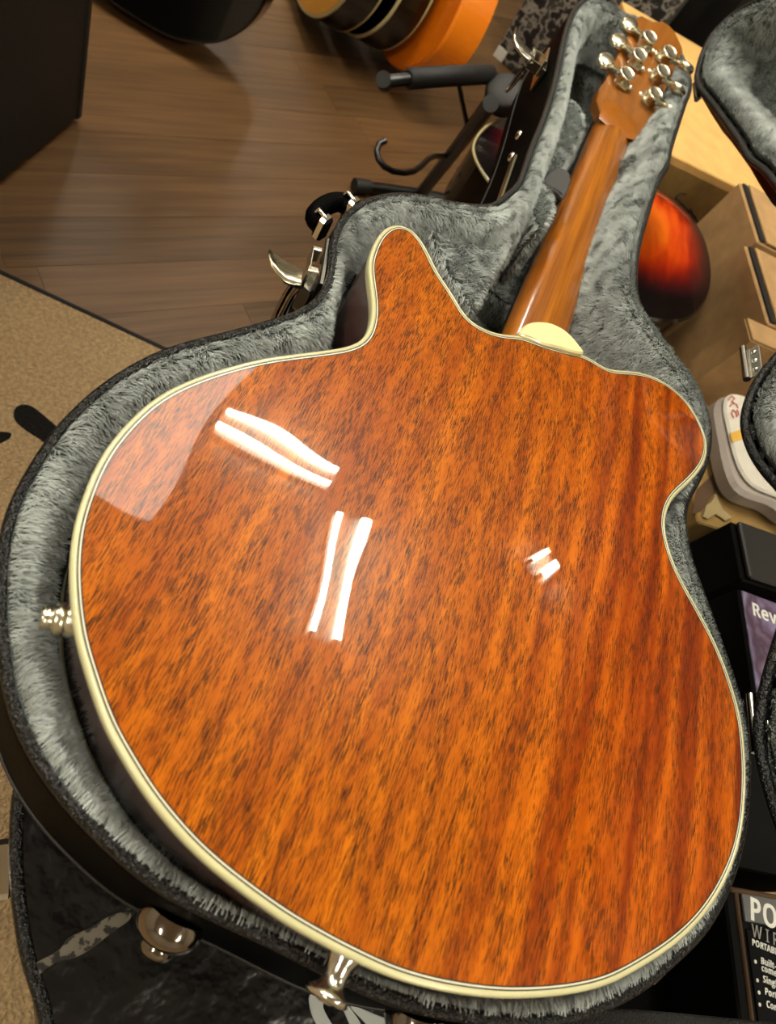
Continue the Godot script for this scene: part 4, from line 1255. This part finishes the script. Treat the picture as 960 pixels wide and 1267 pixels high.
func make_packet() -> void:
	# white paper packet wrapped in plastic
	var o := thing("wrapped_packet", "white plastic-wrapped packet with red handwriting and yellow tape on the brown carton", "packet")
	var line := smooth_line(PackedVector2Array([Vector2(0.3678, -0.7984), Vector2(0.3767, -0.8282), Vector2(0.3910, -0.8443), Vector2(0.4149, -0.8543), Vector2(0.4706, -0.8763), Vector2(0.5287, -0.8190), Vector2(0.5233, -0.6962), Vector2(0.4729, -0.6920), Vector2(0.4378, -0.6803), Vector2(0.4075, -0.6770), Vector2(0.3901, -0.7076), Vector2(0.3802, -0.7450)]), 60, true, 2)
	part("wrapping", prism(line, 0.3375, 0.366, 0.006), M.wrap_grey, o)
	var top := smooth_line(PackedVector2Array([Vector2(0.3750, -0.8062), Vector2(0.3841, -0.8347), Vector2(0.3972, -0.8465), Vector2(0.4182, -0.8542), Vector2(0.4741, -0.8710), Vector2(0.5165, -0.8125), Vector2(0.5059, -0.7178), Vector2(0.4665, -0.7008), Vector2(0.4271, -0.6918), Vector2(0.4043, -0.7107), Vector2(0.3904, -0.7469)]), 60, true, 2)
	part("paper", prism(top, 0.3655, 0.3725, 0.003), M.wrap, o)
	var band_line := PackedVector2Array([Vector2(0.3861, -0.7568), Vector2(0.4055, -0.7786), Vector2(0.4117, -0.7644), Vector2(0.3909, -0.7435)])
	part("tape", prism(band_line, 0.3722, 0.3734, 0.0003), M.tape, o)
	var pen := Shape.new()
	for s in [
		[Vector3(0.3915, 0.3735, -0.7900), Vector3(0.3870, 0.3735, -0.7947), Vector3(0.3895, 0.3735, -0.8046), Vector3(0.3955, 0.3735, -0.8026), Vector3(0.3957, 0.3735, -0.7948), Vector3(0.3999, 0.3735, -0.8027), Vector3(0.3967, 0.3735, -0.8100)],
		[Vector3(0.3836, 0.3735, -0.8067), Vector3(0.3876, 0.3735, -0.8163), Vector3(0.3949, 0.3735, -0.8201), Vector3(0.3981, 0.3735, -0.8143)],
		[Vector3(0.3802, 0.3735, -0.8172), Vector3(0.3856, 0.3735, -0.8297), Vector3(0.3916, 0.3735, -0.8292), Vector3(0.3861, 0.3735, -0.8184), Vector3(0.3920, 0.3735, -0.8195)],
		[Vector3(0.4137, 0.3735, -0.8478), Vector3(0.4198, 0.3735, -0.8440), Vector3(0.4320, 0.3735, -0.8482)]]:
		var pts := PackedVector3Array()
		for p in s:
			pts.append(p)
		add_tube(pen, pts, 0.0008, 6)
	part("handwriting", pen.done(), M.red_ink, o)

func make_under_case() -> void:
	var o := thing("closed_case", "closed worn black leather case under the tail of the open case, with white lettering", "guitar case")
	var pts := PackedVector2Array([Vector2(-0.1658, -0.0490), Vector2(-0.1624, -0.0392), Vector2(-0.1497, -0.0164), Vector2(-0.1363, 0.0027), Vector2(-0.1165, 0.0261), Vector2(-0.0942, 0.0463), Vector2(-0.06, 0.09), Vector2(0.0, 0.13), Vector2(0.08, 0.125), Vector2(0.10, 0.06), Vector2(0.10, -0.10), Vector2(0.09, -0.22), Vector2(0.0, -0.27), Vector2(-0.09, -0.24), Vector2(-0.14, -0.16), Vector2(-0.165, -0.09)])
	var line := smooth_line(pts, 200, true, 3)
	part("shell", prism(line, 0.315, 0.4315, 0.006), M.worn_leather, o)
	part("edge_roll", ring_tube(inset(line, 0.004), 0.4290, 0.0040), M.valance, o)
	var patch := PackedVector2Array([Vector2(-0.1106, 0.0273), Vector2(-0.1091, 0.0236), Vector2(-0.1022, 0.0163), Vector2(-0.1006, 0.0101), Vector2(-0.0933, 0.0027), Vector2(-0.0855, -0.0063), Vector2(-0.0785, -0.0106), Vector2(-0.0754, -0.0101), Vector2(-0.0755, -0.0069), Vector2(-0.0808, 0.0004), Vector2(-0.0861, 0.0088), Vector2(-0.0919, 0.0159), Vector2(-0.1007, 0.0217), Vector2(-0.1063, 0.0296)])
	part("scuff", prism(smooth_line(patch, 60, true, 1), 0.4312, 0.4322, 0.0003), M.worn_patch, o, Vector3.ZERO, "bare tan scuff")
	var ring := Shape.new()
	var outer := smooth_line(PackedVector2Array([Vector2(0.0359, -0.0059), Vector2(0.0397, -0.0083), Vector2(0.0474, -0.0102), Vector2(0.0561, -0.0100), Vector2(0.0614, -0.0076), Vector2(0.0709, -0.0024), Vector2(0.0771, 0.0052), Vector2(0.0726, 0.0104), Vector2(0.0582, 0.0113), Vector2(0.0455, 0.0058), Vector2(0.0389, -0.0001)]), 60, true, 1)
	var hole := smooth_line(PackedVector2Array([Vector2(0.0454, -0.0048), Vector2(0.0487, -0.0070), Vector2(0.0539, -0.0074), Vector2(0.0593, -0.0046), Vector2(0.0659, 0.0014), Vector2(0.0678, 0.0063), Vector2(0.0628, 0.0070), Vector2(0.0537, 0.0026), Vector2(0.0471, -0.0018)]), 60, true, 1)
	add_loft(ring, [raised(outer, 0.4312), raised(outer, 0.4325), raised(hole, 0.4325), raised(hole, 0.4312)], true, false, false, -1)
	part("lettering", ring.done(), M.white_paint, o)
	var stroke := smooth_line(PackedVector2Array([Vector2(0.0613, -0.0080), Vector2(0.0651, -0.0091), Vector2(0.0772, -0.0091), Vector2(0.0941, -0.0084), Vector2(0.1009, -0.0015), Vector2(0.0859, 0.0027), Vector2(0.0739, -0.0033)]), 40, true, 1)
	part("lettering", prism(stroke, 0.4312, 0.4325, 0.0003), M.white_paint, o)
	var catch := part("catch", box(Vector3(0.014, 0.020, 0.030), 0.003), M.chrome, o, Vector3(-0.1475, 0.4100, -0.0071))
	catch.rotation.y = 0.5
	var trunk := thing("storage_trunk", "black trunk standing under the worn leather case", "trunk", Vector3(0.02, 0, -0.06))
	part("body", box(Vector3(0.18, 0.313, 0.26), 0.006), M.tolex, trunk, Vector3(0, 0.1575, 0))
	var tag := thing("paper_tag", "small white paper tag lying on the carpet beside the case", "tag", Vector3(-0.2520, 0.0060, -0.1610), 0.3)
	part("paper", box(Vector3(0.03, 0.001, 0.05), 0.0003), M.print_white, tag, Vector3(0, 0.0012, 0))

# ------------------------------------------------------------------ room
func make_room() -> void:
	structure("floor", box(Vector3(7.0, 0.10, 8.4), 0.001), M.kraft_edge, Vector3(0.2, -0.062, -1.4))
	var f: Node3D = get_node("floor")
	# boards laid on the slant beyond the seam, carpet on this side of it
	var seam_at := Vector2(-0.57, -0.662)
	var seam := Vector2(0.234, -0.028).normalized()
	var beyond := Vector2(seam.y, -seam.x)
	var dir := Vector2(0.172, -0.185).normalized()
	var side := Vector2(-dir.y, dir.x)
	var wide := 0.092
	var shapes := {}
	for row in range(-40, 40):
		var x := -3.4 + fmod(0.37 * posmod(row * 7, 10), 1.15)
		while x < 3.4:
			var long: float = 1.15
			var mid := seam_at + dir * (x + long / 2.0) + side * (row + 0.42) * wide
			var poly := PackedVector2Array([mid - dir * (long / 2.0 - 0.0002) - side * (wide / 2.0 - 0.0002), mid + dir * (long / 2.0 - 0.0002) - side * (wide / 2.0 - 0.0002), mid + dir * (long / 2.0 - 0.0002) + side * (wide / 2.0 - 0.0002), mid - dir * (long / 2.0 - 0.0002) + side * (wide / 2.0 - 0.0002)])
			x += long
			var area := PackedVector2Array([seam_at - seam * 3.0 + beyond * 0.002, seam_at + seam * 3.6 + beyond * 0.002, seam_at + seam * 3.6 + beyond * 4.6, seam_at - seam * 3.0 + beyond * 4.6])
			for cut in Geometry2D.intersect_polygons(poly, area):
				if cut.size() < 3:
					continue
				var local := PackedVector2Array()
				for p in cut:
					local.append(Vector2(-(p - mid).dot(side), (p - mid).dot(dir)))
				if mid.x < -1.5 or mid.x > 1.3 or mid.y < -3.0:
					continue
				var sh := Shape.new()
				add_prism(sh, local, -0.012, 0.0, 0.0003, Rect2(-wide / 2.0, -long / 2.0, wide, long))
				var o := part("plank", sh.done(), M["plank_%d" % posmod(row * 3 + int(x * 5.0), 4)], f)
				o.transform = Transform3D(Basis(Vector3(-side.x, 0, -side.y), Vector3.UP, Vector3(dir.x, 0, dir.y)), Vector3(mid.x, 0.062, mid.y) - Vector3(0.2, 0.0, -1.4))
	var sh2 := Shape.new()
	add_prism(sh2, PackedVector2Array([seam_at - seam * 2.6 - beyond * 0.004, seam_at + seam * 3.6 - beyond * 0.004, Vector2(3.0, 2.6), Vector2(-3.1, 2.6)]), -0.012, 0.002, 0.001)
	structure("carpet_floor", sh2.done(), M.carpet)
	var fl: Node3D = get_node("carpet_floor")
	sh2 = Shape.new()
	add_prism(sh2, PackedVector2Array([seam_at - seam * 2.6 - beyond * 0.004, seam_at + seam * 3.6 - beyond * 0.004, seam_at + seam * 3.6 + beyond * 0.003, seam_at - seam * 2.6 + beyond * 0.003]), -0.012, 0.0028, 0.001)
	structure("trim_1", sh2.done(), M.gap)
	for line in [
		PackedVector2Array([Vector2(-0.4339, -0.4782), Vector2(-0.4342, -0.4873), Vector2(-0.4250, -0.4957), Vector2(-0.4120, -0.4946), Vector2(-0.3720, -0.4842), Vector2(-0.3359, -0.4692), Vector2(-0.3337, -0.4274), Vector2(-0.3775, -0.4563), Vector2(-0.4016, -0.4597), Vector2(-0.4247, -0.4653)]),
		PackedVector2Array([Vector2(-0.4181, -0.4478), Vector2(-0.4150, -0.4412), Vector2(-0.4201, -0.4275), Vector2(-0.4413, -0.3957), Vector2(-0.4673, -0.4194), Vector2(-0.4290, -0.4414)])]:
		part("dark_motif", prism(smooth_line(line, 40, true, 1), 0.0, 0.0032, 0.0004), M.carpet_dark, fl)
	structure("ceiling", box(Vector3(7.0, 0.10, 8.4), 0.001), M.ceiling_tile, Vector3(0.2, 2.75, -1.4))
	structure("wall_left", box(Vector3(0.10, 2.9, 8.4), 0.001), M.wall_paint, Vector3(-3.2, 1.35, -1.4))
	structure("wall_right", box(Vector3(0.10, 2.9, 8.4), 0.001), M.wall_paint, Vector3(3.6, 1.35, -1.4))
	structure("wall_back", box(Vector3(7.0, 2.9, 0.10), 0.001), M.wall_paint, Vector3(0.2, 1.35, -5.5))
	structure("wall_front", box(Vector3(7.0, 2.9, 0.10), 0.001), M.wall_paint, Vector3(0.2, 1.35, 2.7))

func ceiling_lamp(called: String, label: String, at: Vector2, turn: float, gap: float, power: float, long := 0.62) -> void:
	var o := thing(called, label, "ceiling lamp", Vector3(at.x, 2.70, at.y), turn, "fluorescent ceiling lamps")
	part("housing", box(Vector3(gap + 0.07, 0.03, long + 0.06), 0.006), M.lamp_white, o, Vector3(0, -0.016, 0))
	for s in [-1.0, 1.0]:
		var x: float = s * gap / 2.0
		part("tube", tube(PackedVector3Array([Vector3(x, -0.060, -long / 2.0), Vector3(x, -0.060, long / 2.0)]), 0.019, 14), M.tube_glow, o)
		for e in [-1.0, 1.0]:
			part("socket", box(Vector3(0.026, 0.046, 0.012), 0.003), M.lamp_white, o, Vector3(x, -0.052, e * (long / 2.0 + 0.006)))
		var l := AreaLight3D.new()
		l.name = "tube_light"
		l.area_size = Vector2(0.034, long)
		l.area_normalize_energy = true
		l.light_energy = power
		l.light_color = Color(1.0, 0.975, 0.91)
		l.shadow_enabled = true
		l.area_range = 12.0
		l.area_attenuation = 2.0
		l.position = Vector3(x, -0.0805, 0)
		l.rotation = Vector3(-PI / 2, 0, 0)
		o.add_child(l, true)

func ceiling_panel(called: String, label: String, at: Vector2, size: Vector2, power: float) -> void:
	# a framed panel with a milky diffuser
	var o := thing(called, label, "ceiling lamp", Vector3(at.x, 2.70, at.y))
	part("frame", box(Vector3(size.x + 0.05, 0.03, size.y + 0.05), 0.006), M.lamp_white, o, Vector3(0, -0.016, 0))
	part("diffuser", box(Vector3(size.x, 0.006, size.y), 0.002), M.panel_glow, o, Vector3(0, -0.033, 0))
	var l := AreaLight3D.new()
	l.name = "panel_light"
	l.area_size = size
	l.area_normalize_energy = true
	l.light_energy = power
	l.light_color = Color(1.0, 0.975, 0.92)
	l.shadow_enabled = true
	l.area_range = 12.0
	l.area_attenuation = 2.0
	l.position = Vector3(0, -0.038, 0)
	l.rotation = Vector3(-PI / 2, 0, 0)
	o.add_child(l, true)

func _ready() -> void:
	rng.seed = 5
	var cam := Camera3D.new()
	cam.name = "camera"
	cam.transform = Transform3D(Basis(Vector3(0.851806, 0.427367, -0.302959), Vector3(-0.484650, 0.423377, -0.765419), Vector3(-0.198849, 0.798818, 0.567758)), Vector3(-0.1397, 0.8911, 0.0000))
	var eye := CameraAttributesPhysical.new()
	eye.frustum_focal_length = 12.0 / tan(deg_to_rad(71.5) / 2.0)
	eye.frustum_focus_distance = 0.48
	eye.exposure_aperture = 7.0
	eye.frustum_near = 0.02
	eye.frustum_far = 60.0
	cam.attributes = eye
	add_child(cam)
	cam.fov = rad_to_deg(2.0 * atan(633.5 / 880.0))
	var around := WorldEnvironment.new()
	around.name = "environment"
	var env := Environment.new()
	env.background_mode = Environment.BG_COLOR
	env.background_color = Color(0.02, 0.02, 0.02)
	env.tonemap_mode = Environment.TONE_MAPPER_LINEAR
	env.tonemap_exposure = 0.92
	env.sdfgi_enabled = true
	env.ssao_enabled = true
	env.ssil_enabled = true
	around.environment = env
	add_child(around)

	make_materials()
	ripple.seed = 77
	ripple.noise_type = FastNoiseLite.TYPE_SIMPLEX_SMOOTH
	ripple.frequency = 14.0
	ripple.fractal_type = FastNoiseLite.FRACTAL_NONE
	body_line = smooth_line(PackedVector2Array([Vector2(-0.1335, -0.4482), Vector2(-0.1218, -0.4539), Vector2(-0.1064, -0.4416), Vector2(-0.0920, -0.4224), Vector2(-0.0752, -0.4081), Vector2(-0.0635, -0.3950), Vector2(-0.0517, -0.3922), Vector2(-0.0405, -0.3956), Vector2(-0.0302, -0.4011), Vector2(-0.0227, -0.4088), Vector2(-0.0015, -0.4163), Vector2(0.0244, -0.4298), Vector2(0.0365, -0.4367), Vector2(0.0466, -0.4356), Vector2(0.0581, -0.4387), Vector2(0.0787, -0.4552), Vector2(0.0966, -0.4662), Vector2(0.1155, -0.4715), Vector2(0.1314, -0.4697), Vector2(0.1429, -0.4629), Vector2(0.1524, -0.4507), Vector2(0.1578, -0.4375), Vector2(0.1578, -0.4214), Vector2(0.1514, -0.4004), Vector2(0.1391, -0.3760), Vector2(0.1256, -0.3527), Vector2(0.1196, -0.3364), Vector2(0.1180, -0.3207), Vector2(0.1222, -0.3065), Vector2(0.1312, -0.2906), Vector2(0.1487, -0.2734), Vector2(0.1637, -0.2592), Vector2(0.1750, -0.2458), Vector2(0.1849, -0.2294), Vector2(0.1917, -0.2138), Vector2(0.1947, -0.1982), Vector2(0.1966, -0.1826), Vector2(0.1964, -0.1627), Vector2(0.1943, -0.1475), Vector2(0.1904, -0.1331), Vector2(0.1825, -0.1158), Vector2(0.1748, -0.1032), Vector2(0.1648, -0.0903), Vector2(0.1513, -0.0768), Vector2(0.1373, -0.0653), Vector2(0.1176, -0.0508), Vector2(0.1006, -0.0421), Vector2(0.0845, -0.0356), Vector2(0.0685, -0.0302), Vector2(0.0532, -0.0261), Vector2(0.0302, -0.0218), Vector2(0.0080, -0.0198), Vector2(-0.0017, -0.0202), Vector2(-0.0131, -0.0206), Vector2(-0.0264, -0.0217), Vector2(-0.0408, -0.0232), Vector2(-0.0552, -0.0259), Vector2(-0.0701, -0.0291), Vector2(-0.0842, -0.0330), Vector2(-0.0980, -0.0384), Vector2(-0.1118, -0.0449), Vector2(-0.1245, -0.0526), Vector2(-0.1369, -0.0606), Vector2(-0.1487, -0.0709), Vector2(-0.1574, -0.0794), Vector2(-0.1631, -0.0848), Vector2(-0.1708, -0.0943), Vector2(-0.1790, -0.1060), Vector2(-0.1846, -0.1155), Vector2(-0.1909, -0.1285), Vector2(-0.1946, -0.1400), Vector2(-0.1987, -0.1578), Vector2(-0.2002, -0.1722), Vector2(-0.1997, -0.1860), Vector2(-0.1973, -0.2034), Vector2(-0.1924, -0.2189), Vector2(-0.1839, -0.2352), Vector2(-0.1751, -0.2489), Vector2(-0.1619, -0.2666), Vector2(-0.1417, -0.2883), Vector2(-0.1252, -0.3062), Vector2(-0.1174, -0.3198), Vector2(-0.1172, -0.3350), Vector2(-0.1216, -0.3532), Vector2(-0.1303, -0.3734), Vector2(-0.1370, -0.3900), Vector2(-0.1395, -0.4090), Vector2(-0.1399, -0.4255), Vector2(-0.1371, -0.4405)]), 400, true, 6)
	rim_line = smooth_line(PackedVector2Array([Vector2(-0.0670, -1.0660), Vector2(-0.0734, -1.0086), Vector2(-0.0708, -0.9424), Vector2(-0.0630, -0.8511), Vector2(-0.0585, -0.7672), Vector2(-0.0585, -0.6816), Vector2(-0.0571, -0.6226), Vector2(-0.0648, -0.5941), Vector2(-0.0676, -0.5788), Vector2(-0.0734, -0.5658), Vector2(-0.0838, -0.5558), Vector2(-0.1050, -0.5377), Vector2(-0.1201, -0.5285), Vector2(-0.1383, -0.5144), Vector2(-0.1554, -0.4917), Vector2(-0.1647, -0.4707), Vector2(-0.1693, -0.4521), Vector2(-0.1698, -0.4329), Vector2(-0.1657, -0.4129), Vector2(-0.1580, -0.3937), Vector2(-0.1543, -0.3753), Vector2(-0.1552, -0.3563), Vector2(-0.1625, -0.3367), Vector2(-0.1751, -0.3157), Vector2(-0.1891, -0.2939), Vector2(-0.1970, -0.2827), Vector2(-0.2120, -0.2590), Vector2(-0.2207, -0.2372), Vector2(-0.2270, -0.2145), Vector2(-0.2304, -0.1836), Vector2(-0.2287, -0.1603), Vector2(-0.2268, -0.1449), Vector2(-0.2244, -0.1340), Vector2(-0.2205, -0.1221), Vector2(-0.2135, -0.1081), Vector2(-0.2056, -0.0953), Vector2(-0.1953, -0.0803), Vector2(-0.1867, -0.0691), Vector2(-0.1785, -0.0600), Vector2(-0.1696, -0.0515), Vector2(-0.1579, -0.0438), Vector2(-0.1432, -0.0356), Vector2(-0.1249, -0.0282), Vector2(-0.1055, -0.0219), Vector2(-0.0883, -0.0176), Vector2(-0.0698, -0.0161), Vector2(-0.0505, -0.0154), Vector2(-0.0360, -0.0150), Vector2(-0.0079, -0.0130), Vector2(0.0084, -0.0120), Vector2(0.0248, -0.0116), Vector2(0.0491, -0.0139), Vector2(0.0738, -0.0184), Vector2(0.0994, -0.0245), Vector2(0.1242, -0.0350), Vector2(0.1459, -0.0478), Vector2(0.1648, -0.0624), Vector2(0.1769, -0.0747), Vector2(0.1882, -0.0856), Vector2(0.2004, -0.1000), Vector2(0.2102, -0.1171), Vector2(0.2198, -0.1390), Vector2(0.2255, -0.1622), Vector2(0.2283, -0.1882), Vector2(0.2284, -0.2149), Vector2(0.2251, -0.2343), Vector2(0.2167, -0.2528), Vector2(0.2087, -0.2692), Vector2(0.1966, -0.2895), Vector2(0.1865, -0.3076), Vector2(0.1755, -0.3246), Vector2(0.1663, -0.3435), Vector2(0.1618, -0.3598), Vector2(0.1601, -0.3705), Vector2(0.1619, -0.3863), Vector2(0.1687, -0.4049), Vector2(0.1769, -0.4322), Vector2(0.1805, -0.4577), Vector2(0.1802, -0.4766), Vector2(0.1776, -0.4905), Vector2(0.1681, -0.5100), Vector2(0.1528, -0.5289), Vector2(0.1401, -0.5362), Vector2(0.1263, -0.5449), Vector2(0.1051, -0.5602), Vector2(0.0893, -0.5748), Vector2(0.0825, -0.6047), Vector2(0.0796, -0.6485), Vector2(0.0825, -0.7141), Vector2(0.0886, -0.7909), Vector2(0.0968, -0.8306), Vector2(0.0973, -0.8723), Vector2(0.1021, -0.9367), Vector2(0.1075, -1.0052), Vector2(0.1121, -1.0467), Vector2(0.1107, -1.0815), Vector2(0.1017, -1.1068), Vector2(0.0910, -1.1332), Vector2(0.0686, -1.1595), Vector2(0.0336, -1.1571), Vector2(-0.0081, -1.1192), Vector2(-0.0271, -1.1126), Vector2(-0.0498, -1.0990)]), 460, true, 5)

	ceiling_lamp("ceiling_lamp", "twin fluorescent lamp above the guitar, running along its neck", Vector2(0.23, -1.19), 0.16, 0.125, 1.0)
	ceiling_lamp("ceiling_lamp_001", "twin fluorescent lamp set crosswise beside the one above the neck", Vector2(-0.30, -1.73), PI / 2, 0.125, 1.0, 0.56)
	ceiling_lamp("ceiling_lamp_002", "twin fluorescent lamp above the speaker cabinet", Vector2(-2.0, -1.2), 0.0, 0.12, 1.2, 1.2)
	ceiling_lamp("ceiling_lamp_003", "twin fluorescent lamp above the cartons at the right", Vector2(2.6, -0.6), 0.0, 0.12, 1.2, 1.2)
	ceiling_lamp("ceiling_lamp_004", "twin fluorescent lamp behind the photographer, at the left", Vector2(-1.4, 1.3), 0.0, 0.12, 1.2, 1.2)
	ceiling_lamp("ceiling_lamp_005", "twin fluorescent lamp behind the photographer, at the right", Vector2(1.6, 1.3), 0.0, 0.12, 1.2, 1.2)
	ceiling_lamp("ceiling_lamp_006", "twin fluorescent lamp at the far left of the shop", Vector2(-1.7, -4.0), 0.0, 0.12, 1.2, 1.2)
	ceiling_lamp("ceiling_lamp_007", "short twin fluorescent lamp right of the one above the neck", Vector2(1.28, -1.90), -0.6, 0.09, 0.12, 0.16)
	ceiling_panel("ceiling_lamp_008", "square ceiling panel lamp with a milky diffuser, left of the twin tubes", Vector2(-1.02, -1.62), Vector2(0.74, 1.15), 1.1)
	make_room()
	make_case()
	make_guitar()
	make_stock()
